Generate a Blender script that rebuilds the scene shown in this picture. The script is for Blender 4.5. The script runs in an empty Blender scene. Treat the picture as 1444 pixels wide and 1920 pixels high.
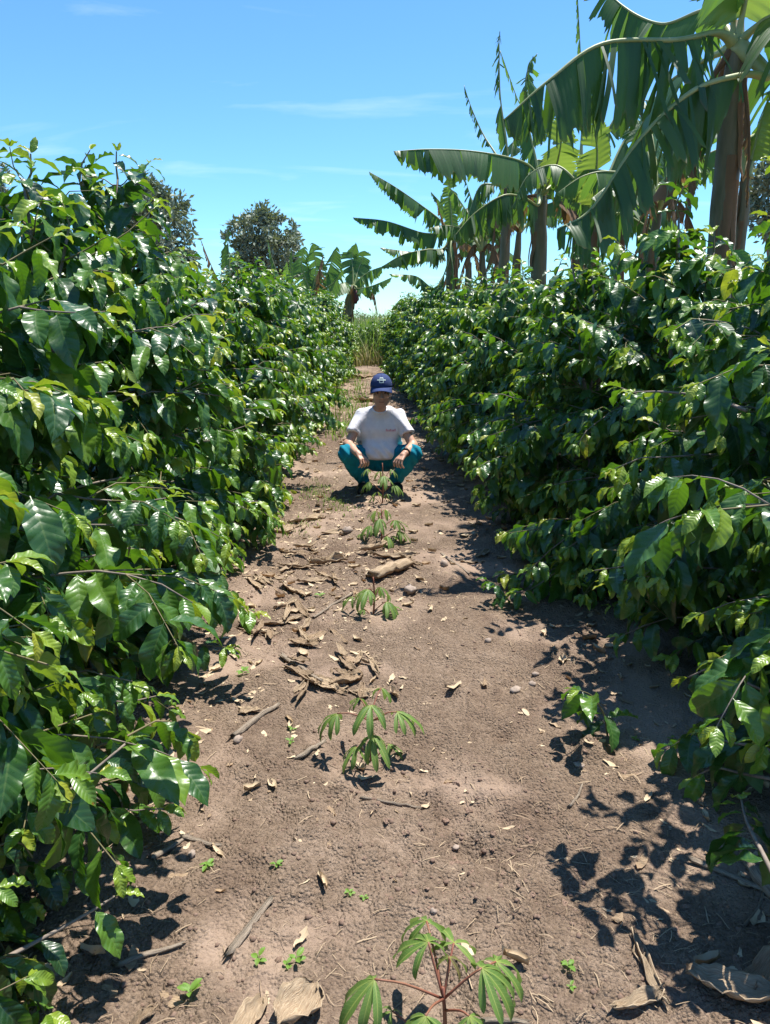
import bpy, math, random
import numpy as np
from mathutils import Vector, Matrix

rng = np.random.default_rng(11)
random.seed(11)
SC = bpy.context.scene
COL = SC.collection

# ------------------------------------------------------------------ camera
CAM_H = 1.5
FPX = 1442.0                      # focal length in photo pixels (1444 x 1920)
PITCH = math.radians(14.2)
YAW = math.radians(1.45)
cam_d = bpy.data.cameras.new('camera')
cam = bpy.data.objects.new('camera', cam_d)
COL.objects.link(cam)
cam_d.sensor_fit = 'VERTICAL'
cam_d.sensor_height = 24.0
cam_d.lens = 24.0 * FPX / 1920.0
cam_d.clip_start = 0.05
cam_d.clip_end = 6000.0
cam.location = (0, 0, CAM_H)
cam.rotation_euler = (math.pi / 2 - PITCH, 0, -YAW)
SC.camera = cam

# ------------------------------------------------------------------ sun and sky
TO_SUN = Vector((0.25, 0.23, 1.0)).normalized()
SUN_EL = math.asin(TO_SUN.z)
SUN_AZ = math.atan2(TO_SUN.x, TO_SUN.y)
sun_d = bpy.data.lights.new('sun', 'SUN')
sun_d.energy = 5.0
sun_d.angle = math.radians(0.53)
sun_d.color = (1.0, 0.955, 0.88)
sun = bpy.data.objects.new('sun', sun_d)
COL.objects.link(sun)
sun.location = (6, 6, 20)
sun.rotation_euler = (-TO_SUN).to_track_quat('-Z', 'Y').to_euler()

world = bpy.data.worlds.new('World')
SC.world = world
world.use_nodes = True
wn, wl = world.node_tree.nodes, world.node_tree.links
wn.clear()
w_out = wn.new('ShaderNodeOutputWorld')
w_bg = wn.new('ShaderNodeBackground')
w_bg.inputs['Strength'].default_value = 0.096
sky = wn.new('ShaderNodeTexSky')
sky.sky_type = 'NISHITA'
sky.sun_disc = False
sky.sun_elevation = SUN_EL
sky.sun_rotation = SUN_AZ
sky.altitude = 1400
sky.air_density = 1.15
sky.dust_density = 0.0
sky.ozone_density = 2.2
w_tint = wn.new('ShaderNodeMix'); w_tint.data_type = 'RGBA'; w_tint.blend_type = 'MULTIPLY'
w_tint.inputs[0].default_value = 1.0
w_tint.inputs[7].default_value = (0.63, 1.01, 1.28, 1)
wl.new(sky.outputs[0], w_tint.inputs[6])
# thin cirrus wisps, the same kind over the whole dome
w_tc = wn.new('ShaderNodeTexCoord')
w_sep = wn.new('ShaderNodeSeparateXYZ')
wl.new(w_tc.outputs['Generated'], w_sep.inputs[0])
def wmath(op, a, b=None, clamp=False):
    n = wn.new('ShaderNodeMath'); n.operation = op; n.use_clamp = clamp
    for i, v in enumerate((a, b)):
        if v is None: continue
        if isinstance(v, (int, float)): n.inputs[i].default_value = v
        else: wl.new(v, n.inputs[i])
    return n.outputs[0]
zz = wmath('ADD', wmath('MAXIMUM', w_sep.outputs['Z'], 0.0), 0.16)
cx = wmath('DIVIDE', w_sep.outputs['X'], zz)
cy = wmath('DIVIDE', w_sep.outputs['Y'], zz)
w_cmb = wn.new('ShaderNodeCombineXYZ')
wl.new(cx, w_cmb.inputs[0]); wl.new(cy, w_cmb.inputs[1])
w_map = wn.new('ShaderNodeMapping')
w_map.inputs['Location'].default_value = (3.02, 1.40, 0)
w_map.inputs['Rotation'].default_value = (0, 0, math.radians(-14))
w_map.inputs['Scale'].default_value = (0.55, 1.5, 1)
wl.new(w_cmb.outputs[0], w_map.inputs[0])
w_n1 = wn.new('ShaderNodeTexNoise')
w_n1.inputs['Scale'].default_value = 2.3; w_n1.inputs['Detail'].default_value = 7
w_n1.inputs['Roughness'].default_value = 0.55; w_n1.inputs['Distortion'].default_value = 0.6
wl.new(w_map.outputs[0], w_n1.inputs['Vector'])
w_rmp = wn.new('ShaderNodeMapRange')
w_rmp.inputs['From Min'].default_value = 0.57; w_rmp.inputs['From Max'].default_value = 0.86
w_rmp.inputs['To Max'].default_value = 0.24
wl.new(w_n1.outputs['Fac'], w_rmp.inputs['Value'])
w_cl = wn.new('ShaderNodeMix'); w_cl.data_type = 'RGBA'
w_cl.inputs[7].default_value = (9.5, 10.0, 10.3, 1)
wl.new(w_rmp.outputs[0], w_cl.inputs[0])
wl.new(w_tint.outputs[2], w_cl.inputs[6])
wl.new(w_cl.outputs[2], w_bg.inputs['Color'])
wl.new(w_bg.outputs[0], w_out.inputs[0])

SC.view_settings.view_transform = 'Standard'
SC.view_settings.look = 'None'
SC.view_settings.exposure = 0.86
SC.view_settings.gamma = 1.0
SC.view_settings.use_curve_mapping = False
SC.render.engine = 'CYCLES'
cy_ = SC.cycles
cy_.max_bounces = 7; cy_.diffuse_bounces = 3; cy_.glossy_bounces = 2
cy_.transmission_bounces = 5; cy_.transparent_max_bounces = 4
cy_.sample_clamp_indirect = 6.0
cy_.use_denoising = True
cy_.use_adaptive_sampling = True
cy_.adaptive_threshold = 0.015

# ------------------------------------------------------------------ photo rays
_sa, _ca, _sp, _cp = math.sin(YAW), math.cos(YAW), math.sin(PITCH), math.cos(PITCH)
FWD = np.array([_sa * _cp, _ca * _cp, -_sp])
RGT = np.array([_ca, -_sa, 0.0])
UPV = np.cross(RGT, FWD)
CAMP = np.array([0, 0, CAM_H])
def ray(px, py):
    return FWD + RGT * (px - 722) / FPX - UPV * (py - 960) / FPX
def at(px, py, Y):
    """the place at distance Y along the row that stands in line with a photo pixel"""
    d = ray(px, py)
    return CAMP + d * (Y / d[1])
def gnd(px, py):
    d = ray(px, py)
    p = CAMP + d * (-CAM_H / d[2])
    return p[0], p[1]
def project(P):
    v = np.asarray(P) - CAMP
    zc = v @ FWD
    zs = np.maximum(zc, 1e-3)
    return 722 + FPX * (v @ RGT) / zs, 960 - FPX * (v @ UPV) / zs, zc

# ------------------------------------------------------------------ noise on numpy arrays
def _hash(ix, iy, seed):
    h = (ix.astype(np.int64) * 374761393 + iy.astype(np.int64) * 668265263 + seed * 974711) & 0xffffffff
    h = ((h ^ (h >> 13)) * 1274126177) & 0xffffffff
    return ((h ^ (h >> 16)) & 0xffff) / 65535.0
def vnoise(x, y, seed=0):
    x = np.asarray(x, float); y = np.asarray(y, float)
    ix, iy = np.floor(x), np.floor(y)
    fx, fy = x - ix, y - iy
    fx = fx * fx * fx * (fx * (fx * 6 - 15) + 10); fy = fy * fy * fy * (fy * (fy * 6 - 15) + 10)
    a = _hash(ix, iy, seed); b = _hash(ix + 1, iy, seed)
    c = _hash(ix, iy + 1, seed); d = _hash(ix + 1, iy + 1, seed)
    return (a * (1 - fx) + b * fx) * (1 - fy) + (c * (1 - fx) + d * fx) * fy - 0.5
def fbm(x, y, f, o=3, seed=0):
    r, a = 0.0, 1.0
    for k in range(o):
        r = r + a * vnoise(x * f + 17.3 * k, y * f - 9.1 * k, seed + k); a *= 0.5; f *= 2.03
    return r
def sstep(a, b, x):
    t = np.clip((x - a) / (b - a), 0, 1)
    return t * t * (3 - 2 * t)

# ------------------------------------------------------------------ mesh helpers
def make_mesh(name, V, Q, mat=None, uv=None, tone=None, smooth=True, mats=None):
    """V (n,3), Q (m,4) quads (or (m,3) tris); uv per vertex (n,2); tone per vertex (n,)"""
    V = np.asarray(V, np.float32); Q = np.asarray(Q, np.int32)
    me = bpy.data.meshes.new(name)
    k = Q.shape[1]
    me.vertices.add(len(V)); me.vertices.foreach_set('co', V.ravel())
    me.loops.add(Q.size); me.loops.foreach_set('vertex_index', Q.ravel())
    me.polygons.add(len(Q))
    me.polygons.foreach_set('loop_start', np.arange(0, Q.size, k, dtype=np.int32))
    me.polygons.foreach_set('use_smooth', np.full(len(Q), smooth, dtype=bool))
    if uv is not None:
        l = me.uv_layers.new(name='UVMap')
        l.data.foreach_set('uv', np.asarray(uv, np.float32)[Q.ravel()].ravel())
    if tone is not None:
        a = me.attributes.new('tone', 'FLOAT', 'POINT')
        a.data.foreach_set('value', np.asarray(tone, np.float32))
    if mat is not None: me.materials.append(mat)
    me.update(calc_edges=True)
    me.validate()
    return me
def link(name, me, parent=None, loc=None):
    o = bpy.data.objects.new(name, me)
    COL.objects.link(o)
    if parent is not None: o.parent = parent
    if loc is not None: o.location = loc
    return o
def tag(o, label=None, cat=None, group=None, kind=None):
    if label: o['label'] = label
    if cat: o['category'] = cat
    if group: o['group'] = group
    if kind: o['kind'] = kind
    return o
def thing(name, label, cat, loc=(0, 0, 0), group=None):
    return tag(link(name, None, None, loc), label, cat, group)
def norm(v):
    v = np.asarray(v, float)
    return v / np.maximum(np.linalg.norm(v, axis=-1, keepdims=True), 1e-9)
def catmull(P, n):
    P = np.asarray(P, float)
    if len(P) == 2: P = np.array([P[0], (P[0] + P[1]) / 2, P[1]])
    E = np.vstack([2 * P[0] - P[1], P, 2 * P[-1] - P[-2]])
    out = []
    seg = len(P) - 1
    for i in range(n):
        s = i / (n - 1) * seg
        k = min(int(s), seg - 1); t = s - k
        p0, p1, p2, p3 = E[k], E[k + 1], E[k + 2], E[k + 3]
        out.append(0.5 * (2 * p1 + (p2 - p0) * t + (2 * p0 - 5 * p1 + 4 * p2 - p3) * t * t + (3 * p1 - p0 - 3 * p2 + p3) * t ** 3))
    return np.array(out)
def tube(P, R, ns=6, flat=1.0, rough=0.0, cap=True):
    """closed tube along points P with radii R -> V, Q, uv"""
    P = np.asarray(P, float); n = len(P)
    R = np.broadcast_to(np.asarray(R, float), (n,))
    T = norm(np.gradient(P, axis=0))
    ref = np.array([0, 0, 1.0]) if abs(T[0, 2]) < 0.9 else np.array([1.0, 0, 0])
    A = np.zeros((n, 3)); B = np.zeros((n, 3))
    for i in range(n):
        a = norm(ref - T[i] * (ref @ T[i])); A[i] = a; B[i] = np.cross(T[i], a); ref = a
    th = np.arange(ns) * 2 * math.pi / ns
    rr = R[:, None] * (1 + rough * rng.uniform(-1, 1, (n, ns)))
    V = P[:, None] + rr[..., None] * (np.cos(th)[None, :, None] * A[:, None] * flat + np.sin(th)[None, :, None] * B[:, None])
    V = V.reshape(-1, 3)
    i, j = np.meshgrid(np.arange(n - 1), np.arange(ns), indexing='ij')
    j2 = (j + 1) % ns
    Q = np.stack([i * ns + j, i * ns + j2, (i + 1) * ns + j2, (i + 1) * ns + j], -1).reshape(-1, 4)
    uv = np.stack([np.repeat(np.linspace(0, 1, n), ns), np.tile(np.arange(ns) / ns, n)], -1)
    if cap:
        for k, s in ((0, 1), (n - 1, -1)):
            c = len(V)
            V = np.vstack([V, P[k][None]]); uv = np.vstack([uv, [[k / (n - 1), .5]]])
            for q in range(0, ns, 2):
                f = [k * ns + q, k * ns + (q + 1) % ns, k * ns + (q + 2) % ns, c]
                Q = np.vstack([Q, [f if s < 0 else f[::-1]]])
    return V, Q, uv
def joinm(parts):
    """list of (V, Q, uv[, tone]) -> one"""
    Vs, Qs, Us, Ts, o = [], [], [], [], 0
    for p in parts:
        Vs.append(p[0]); Qs.append(np.asarray(p[1]) + o); Us.append(p[2]); o += len(p[0])
        Ts.append(p[3] if len(p) > 3 else np.zeros(len(p[0])))
    return np.vstack(Vs), np.vstack(Qs), np.vstack(Us), np.concatenate(Ts)
def grid_quads(n, m):
    i, j = np.meshgrid(np.arange(n - 1), np.arange(m - 1), indexing='ij')
    return np.stack([i * m + j, (i + 1) * m + j, (i + 1) * m + j + 1, i * m + j + 1], -1).reshape(-1, 4)

# ------------------------------------------------------------------ material helpers
class NT:
    def __init__(self, name):
        self.m = bpy.data.materials.new(name); self.m.use_nodes = True
        self.n = self.m.node_tree.nodes; self.l = self.m.node_tree.links
        self.n.clear()
        self.out = self.n.new('ShaderNodeOutputMaterial')
    def put(self, sock, v):
        if hasattr(v, 'is_linked') or isinstance(v, bpy.types.NodeSocket): self.l.new(v, sock)
        elif isinstance(v, (tuple, list)) and len(v) == 3 and sock.type == 'RGBA': sock.default_value = (*v, 1)
        else: sock.default_value = v
    def math(self, op, a, b=None, c=None, clamp=False):
        n = self.n.new('ShaderNodeMath'); n.operation = op; n.use_clamp = clamp
        for i, v in enumerate((a, b, c)):
            if v is not None: self.put(n.inputs[i], v)
        return n.outputs[0]
    def mix(self, f, a, b, mode='MIX'):
        n = self.n.new('ShaderNodeMix'); n.data_type = 'RGBA'; n.blend_type = mode
        self.put(n.inputs[0], f); self.put(n.inputs[6], a); self.put(n.inputs[7], b)
        return n.outputs[2]
    def noise(self, scale, detail=3, rough=0.5, vec=None, dist=0.0):
        n = self.n.new('ShaderNodeTexNoise')
        n.inputs['Scale'].default_value = scale; n.inputs['Detail'].default_value = detail
        n.inputs['Roughness'].default_value = rough; n.inputs['Distortion'].default_value = dist
        if vec is not None: self.l.new(vec, n.inputs['Vector'])
        return n.outputs['Fac']
    def voro(self, scale, vec=None, feature='F1', out='Distance'):
        n = self.n.new('ShaderNodeTexVoronoi'); n.feature = feature
        n.inputs['Scale'].default_value = scale
        if vec is not None: self.l.new(vec, n.inputs['Vector'])
        return n.outputs[out]
    def rng(self, v, a, b, c=0.0, d=1.0):
        n = self.n.new('ShaderNodeMapRange')
        self.put(n.inputs[0], v)
        for i, x in enumerate((a, b, c, d)): self.put(n.inputs[i + 1], x)
        return n.outputs[0]
    def ramp(self, v, stops):
        n = self.n.new('ShaderNodeValToRGB'); self.put(n.inputs[0], v)
        e = n.color_ramp.elements
        while len(e) < len(stops): e.new(0.5)
        for k, (p, c) in enumerate(stops): e[k].position = p; e[k].color = (*c, 1)
        return n.outputs[0]
    def obj(self):
        return self.n.new('ShaderNodeTexCoord').outputs['Object']
    def pos(self):
        return self.n.new('ShaderNodeNewGeometry').outputs['Position']
    def uvxy(self):
        s = self.n.new('ShaderNodeSeparateXYZ'); self.l.new(self.n.new('ShaderNodeTexCoord').outputs['UV'], s.inputs[0])
        return s.outputs[0], s.outputs[1]
    def comb(self, x, y, z=0.0):
        c = self.n.new('ShaderNodeCombineXYZ')
        for i, v in enumerate((x, y, z)): self.put(c.inputs[i], v)
        return c.outputs[0]
    def mapping(self, vec, scale):
        n = self.n.new('ShaderNodeMapping'); n.inputs['Scale'].default_value = scale
        self.l.new(vec, n.inputs[0]); return n.outputs[0]
    def attr(self, name):
        a = self.n.new('ShaderNodeAttribute'); a.attribute_name = name; return a
    def bump(self, h, strength=0.3, dist=0.01):
        b = self.n.new('ShaderNodeBump'); b.inputs['Strength'].default_value = strength
        b.inputs['Distance'].default_value = dist; self.l.new(h, b.inputs['Height']); return b.outputs[0]
    def pbr(self, col, rough=0.6, normal=None, spec=0.5, **kw):
        p = self.n.new('ShaderNodeBsdfPrincipled')
        self.put(p.inputs['Base Color'], col); self.put(p.inputs['Roughness'], rough)
        p.inputs['Specular IOR Level'].default_value = spec
        if normal is not None: self.l.new(normal, p.inputs['Normal'])
        for k, v in kw.items(): self.put(p.inputs[k.replace('_', ' ')], v)
        return p.outputs[0]
    def finish(self, sh):
        self.l.new(sh, self.out.inputs[0]); return self.m
    def translucent(self, sh, col, fac, normal=None):
        t = self.n.new('ShaderNodeBsdfTranslucent'); self.put(t.inputs[0], col)
        if normal is not None: self.l.new(normal, t.inputs['Normal'])
        m = self.n.new('ShaderNodeMixShader'); self.put(m.inputs[0], fac)
        self.l.new(sh, m.inputs[1]); self.l.new(t.outputs[0], m.inputs[2])
        return m.outputs[0]

def mat_coffee():
    t = NT('coffee_leaf')
    u, v = t.uvxy()
    vv = t.math('ABSOLUTE', t.math('MULTIPLY', t.math('SUBTRACT', v, 0.5), 2.0))
    tone = t.attr('tone').outputs['Fac']
    oi = t.n.new('ShaderNodeObjectInfo').outputs['Random']
    tn = t.math('ADD', tone, t.rng(oi, 0, 1, -0.08, 0.10))
    col = t.ramp(tn, [(0.0, (0.013, 0.046, 0.018)), (0.30, (0.036, 0.106, 0.024)), (0.62, (0.105, 0.215, 0.025)), (0.90, (0.25, 0.34, 0.03)), (1.0, (0.30, 0.29, 0.035))])
    # veins: midrib plus pairs of laterals
    mid = t.math('LESS_THAN', vv, 0.055)
    ph = t.math('MULTIPLY', t.math('SUBTRACT', u, t.math('MULTIPLY', vv, 0.14)), 2 * math.pi * 9)
    w = t.math('SINE', ph)
    lat = t.rng(w, 0.90, 1.0)
    vein = t.math('MAXIMUM', mid, t.math('MULTIPLY', lat, 0.45))
    col = t.mix(t.math('MULTIPLY', vein, 0.45), col, t.mix(0.5, col, (0.24, 0.34, 0.10)))
    sp = t.noise(34, 2, 0.6, t.obj())
    blot = t.math('MULTIPLY', t.rng(sp, 0.70, 0.74), t.math('GREATER_THAN', tn, 0.45))
    col = t.mix(blot, col, (0.20, 0.11, 0.02))
    bf = t.n.new('ShaderNodeNewGeometry').outputs['Backfacing']
    col = t.mix(t.math('MULTIPLY', bf, 0.55), col, (0.075, 0.15, 0.045))
    nrm = t.bump(t.math('ADD', t.math('MULTIPLY', t.math('ABSOLUTE', t.math('SINE', t.math('MULTIPLY', ph, 0.5))), 1.0), t.math('MULTIPLY', mid, -0.6)), 0.22, 0.003)
    rough = t.math('ADD', t.rng(t.noise(30, 2, 0.5, t.obj()), 0.3, 0.7, 0.25, 0.44), t.math('MULTIPLY', bf, 0.25))
    sh = t.pbr(col, rough, nrm, 0.65)
    tc = t.ramp(tn, [(0.0, (0.05, 0.16, 0.006)), (0.5, (0.17, 0.38, 0.010)), (1.0, (0.50, 0.58, 0.035))])
    tc = t.mix(t.math('MULTIPLY', vein, 0.5), tc, t.mix(0.6, tc, (0.02, 0.06, 0.0)))
    return t.finish(t.translucent(sh, tc, 0.29, nrm))

def mat_plain(name, c1, c2, scale=20, rough=0.8, bump=0.3, dist=0.004, stretch=None, spec=0.3, trans=None, tf=0.3, uv=False, detail=4):
    t = NT(name)
    if uv:
        vec = t.n.new('ShaderNodeTexCoord').outputs['UV']
    else: vec = t.obj()
    if stretch: vec = t.mapping(vec, stretch)
    f = t.noise(scale, detail, 0.6, vec)
    oi = t.n.new('ShaderNodeObjectInfo').outputs['Random']
    col = t.mix(t.rng(f, 0.3, 0.7), c1, c2)
    col = t.mix(t.rng(oi, 0, 1, 0.0, 0.25), col, t.mix(1.0, col, (0.6, 0.62, 0.66), 'MULTIPLY'))
    n = t.bump(f, bump, dist)
    sh = t.pbr(col, rough, n, spec)
    if trans: sh = t.translucent(sh, trans, tf)
    return t.finish(sh)

def mat_banana(name, ramp, trans, tf=0.33, rough=0.42, bs=0.13):
    t = NT(name)
    u, v = t.uvxy()
    tone = t.attr('tone').outputs['Fac']
    rib = t.noise(1.0, 2, 0.5, t.comb(t.math('MULTIPLY', u, 170), t.math('MULTIPLY', v, 1.2), 0))
    big = t.noise(2.2, 3, 0.5, t.obj())
    x = t.math('ADD', t.math('ADD', t.math('MULTIPLY', rib, 0.22), t.math('MULTIPLY', big, 0.35)), tone)
    col = t.ramp(t.math('SUBTRACT', x, 0.1), ramp)
    vv = t.math('ABSOLUTE', t.math('MULTIPLY', t.math('SUBTRACT', v, 0.5), 2.0))
    edge = t.math('MULTIPLY', t.rng(t.math('ADD', vv, t.math('MULTIPLY', rib, 0.12)), 1.0, 1.07), 0.75)
    col = t.mix(edge, col, (0.20, 0.11, 0.035))
    bf = t.n.new('ShaderNodeNewGeometry').outputs['Backfacing']
    col = t.mix(t.math('MULTIPLY', bf, 0.4), col, (0.10, 0.16, 0.085))
    ph = t.math('SINE', t.math('MULTIPLY', u, 2 * math.pi * 62))
    nrm = t.bump(t.math('ADD', t.math('MULTIPLY', ph, 0.6), t.math('MULTIPLY', rib, 2.0)), bs, 0.005)
    sh = t.pbr(col, t.rng(rib, 0.3, 0.7, rough - 0.06, rough + 0.1), nrm, 0.5)
    tc = t.mix(1.0, trans, t.ramp(x, [(0.15, (0.55, 0.6, 0.5)), (0.75, (1, 1, 1))]), 'MULTIPLY')
    return t.finish(t.translucent(sh, tc, tf))

def mat_soil():
    t = NT('dry_soil')
    p = t.pos()
    big = t.noise(0.9, 4, 0.55, p)
    mid = t.noise(7, 5, 0.6, p)
    fine = t.noise(60, 5, 0.65, p)
    col = t.ramp(t.math('ADD', t.math('MULTIPLY', big, 0.6), t.math('MULTIPLY', mid, 0.4)),
                 [(0.34, (0.172, 0.118, 0.086)), (0.5, (0.250, 0.182, 0.131)), (0.66, (0.345, 0.260, 0.196))])
    col = t.mix(t.rng(fine, 0.38, 0.62, 0.0, 0.7), col, t.mix(1.0, col, (0.55, 0.53, 0.51), 'MULTIPLY'))
    gr = t.noise(190, 3, 0.6, p)
    col = t.mix(t.rng(gr, 0.52, 0.68, 0.0, 0.45), col, t.mix(1.0, col, (1.45, 1.42, 1.36), 'MULTIPLY'))
    # trodden dusty patches, smoother and paler than the crumb
    sm = t.rng(t.noise(1.25, 3, 0.55, p, 0.4), 0.50, 0.62)
    col = t.mix(t.math('MULTIPLY', sm, 0.6), col, (0.335, 0.245, 0.185))
    # short straw and rootlet flecks lying in the crumb
    dv = t.noise(18, 2, 0.5, p)
    c = t.n.new('ShaderNodeVectorMath'); c.operation = 'ADD'
    t.l.new(p, c.inputs[0]); t.l.new(t.comb(t.math('MULTIPLY', dv, 0.35), t.math('MULTIPLY', mid, 0.30)), c.inputs[1])
    s1 = t.noise(1.0, 2, 0.5, t.mapping(c.outputs[0], (70, 260, 70)))
    s2 = t.noise(1.0, 2, 0.5, t.mapping(c.outputs[0], (250, 80, 90)))
    fl = t.math('MAXIMUM', t.rng(s1, 0.66, 0.72), t.rng(s2, 0.67, 0.73))
    patch = t.rng(t.noise(2.3, 3, 0.5, p), 0.42, 0.60, 0.15, 0.85)
    fl = t.math('MULTIPLY', fl, patch)
    col = t.mix(t.math('MULTIPLY', fl, 0.7), col, (0.40, 0.30, 0.19))
    cr = t.voro(95, p)
    h = t.math('ADD', t.math('MULTIPLY', fine, 0.7), t.math('ADD', t.math('MULTIPLY', t.rng(cr, 0.0, 0.6, 1, 0), 0.45), t.math('MULTIPLY', fl, 0.5)))
    n = t.bump(t.math('MULTIPLY', t.math('ADD', h, t.math('MULTIPLY', gr, 0.35)), t.rng(sm, 0, 1, 1.15, 0.35)), 1.0, 0.017)
    return t.finish(t.pbr(col, 0.95, n, 0.15))

def mat_skin():
    t = NT('skin')
    a = t.attr('tone').outputs['Fac']
    f = t.noise(60, 3, 0.5, t.obj())
    col = t.ramp(a, [(0.0, (0.56, 0.33, 0.225)), (0.5, (0.44, 0.255, 0.175)), (0.8, (0.12, 0.06, 0.045)), (1.0, (0.015, 0.01, 0.008))])
    col = t.mix(t.rng(f, 0.3, 0.7, 0.0, 0.25), col, (0.30, 0.11, 0.07))
    return t.finish(t.pbr(col, 0.48, t.bump(f, 0.1, 0.002), 0.4))

def mat_cloth(name, c1, c2, weave=900, fold=9, fs=0.5, rough=0.85):
    t = NT(name)
    p = t.obj()
    w = t.noise(fold, 3, 0.5, p, 0.8)
    col = t.mix(t.rng(w, 0.3, 0.7), c1, c2)
    h = t.math('ADD', t.math('MULTIPLY', w, 1.0), t.math('MULTIPLY', t.noise(weave, 2, 0.5, p), 0.04))
    return t.finish(t.pbr(col, rough, t.bump(h, fs, 0.02), 0.2))

def mat_flat(name, c, rough=0.6, spec=0.4):
    t = NT(name)
    f = t.noise(50, 3, 0.5, t.obj())
    return t.finish(t.pbr(t.mix(t.rng(f, 0.3, 0.7, 0, 0.4), c, tuple(x * 0.7 for x in c)), rough, None, spec))

M = {}
M['soil'] = mat_soil()
M['coffee'] = mat_coffee()
M['bark'] = mat_plain('coffee_bark', (0.16, 0.125, 0.10), (0.30, 0.25, 0.205), 30, 0.85, 0.5, 0.004)
M['twig'] = mat_plain('green_twig', (0.12, 0.12, 0.04), (0.22, 0.17, 0.10), 14, 0.7, 0.3, 0.002)
BN = [(0.0, (0.026, 0.078, 0.028)), (0.35, (0.050, 0.125, 0.034)), (0.65, (0.090, 0.185, 0.038)), (1.0, (0.19, 0.29, 0.055))]
M['banana'] = mat_banana('banana_leaf', BN, (0.24, 0.46, 0.05), 0.38)
M['banana_young'] = mat_banana('banana_leaf_young', [(0.0, (0.09, 0.20, 0.03)), (0.5, (0.16, 0.29, 0.045)), (1.0, (0.28, 0.36, 0.07))], (0.42, 0.58, 0.08), 0.40, 0.42, 0.05)
M['banana_dry'] = mat_banana('banana_leaf_dry', [(0.0, (0.12, 0.065, 0.032)), (0.5, (0.26, 0.155, 0.078)), (1.0, (0.42, 0.29, 0.16))], (0.45, 0.24, 0.09), 0.25, 0.8)
M['midrib'] = mat_plain('banana_midrib', (0.20, 0.25, 0.075), (0.36, 0.38, 0.16), 6, 0.45, 0.1, 0.003, (1, 1, 1), 0.5)
M['pstem'] = mat_plain('banana_pseudostem', (0.075, 0.085, 0.035), (0.20, 0.155, 0.085), 5, 0.6, 0.5, 0.02, (3.5, 3.5, 0.6), 0.4)
M['dryleaf'] = mat_plain('dry_leaf', (0.29, 0.19, 0.115), (0.62, 0.49, 0.33), 3.5, 0.8, 0.9, 0.006, (1.6, 11, 1), 0.3, (0.5, 0.3, 0.13), 0.15, uv=True)
M['drydark'] = mat_plain('dry_leaf_brown', (0.21, 0.135, 0.08), (0.50, 0.37, 0.24), 3.5, 0.8, 0.9, 0.006, (1.6, 11, 1), 0.3, (0.35, 0.18, 0.07), 0.15, uv=True)
M['flake'] = mat_plain('pale_leaf_flake', (0.34, 0.245, 0.155), (0.62, 0.50, 0.34), 1.5, 0.85, 0.5, 0.003, None, 0.2, uv=True)
M['stick'] = mat_plain('weathered_stick', (0.15, 0.11, 0.08), (0.46, 0.38, 0.29), 3.0, 0.9, 0.9, 0.006, (1.2, 10, 1), 0.2, uv=True)
M['stone'] = mat_plain('field_stone', (0.26, 0.20, 0.16), (0.42, 0.34, 0.28), 25, 0.9, 0.5, 0.006)
M['drygrass'] = mat_plain('dry_grass_blade', (0.17, 0.17, 0.06), (0.40, 0.33, 0.17), 3, 0.6, 0.1, 0.002, None, 0.3, (0.4, 0.36, 0.12), 0.3)
M['grass'] = mat_plain('grass_blade', (0.10, 0.17, 0.035), (0.24, 0.29, 0.09), 3, 0.55, 0.1, 0.002, None, 0.4, (0.3, 0.5, 0.06), 0.35)
M['weed'] = mat_plain('weed_leaf', (0.10, 0.24, 0.035), (0.22, 0.36, 0.06), 30, 0.5, 0.2, 0.002, None, 0.4, (0.35, 0.55, 0.06), 0.35)
M['straw'] = mat_plain('straw', (0.24, 0.165, 0.105), (0.52, 0.40, 0.26), 3, 0.85, 0.1, 0.002)
M['clod'] = mat_plain('soil_clod', (0.20, 0.132, 0.096), (0.27, 0.186, 0.140), 25, 0.95, 0.7, 0.006, spec=0.15)
M['treeleaf'] = mat_plain('tree_foliage', (0.14, 0.19, 0.135), (0.28, 0.32, 0.22), 1.2, 0.5, 0.1, 0.002, None, 0.4, (0.18, 0.22, 0.04), 0.2)
M['skin'] = mat_skin()
M['shirt'] = mat_cloth('white_cotton', (0.80, 0.78, 0.80), (0.70, 0.68, 0.71), 900, 14, 0.35)
M['trousers'] = mat_cloth('teal_cotton', (0.005, 0.23, 0.32), (0.004, 0.16, 0.23), 900, 12, 0.5)
M['navy'] = mat_cloth('navy_cotton', (0.040, 0.062, 0.160), (0.032, 0.05, 0.13), 900, 18, 0.15)
M['hair'] = mat_flat('dark_hair', (0.03, 0.025, 0.022), 0.6)
M['black'] = mat_flat('black_rubber', (0.02, 0.02, 0.022), 0.5)
M['emblem'] = mat_flat('pale_thread', (0.46, 0.56, 0.53), 0.8)
M['redprint'] = mat_flat('faded_red_print', (0.72, 0.30, 0.33), 0.8)
M['bud'] = mat_flat('banana_bud', (0.10, 0.025, 0.035), 0.5)

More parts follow.
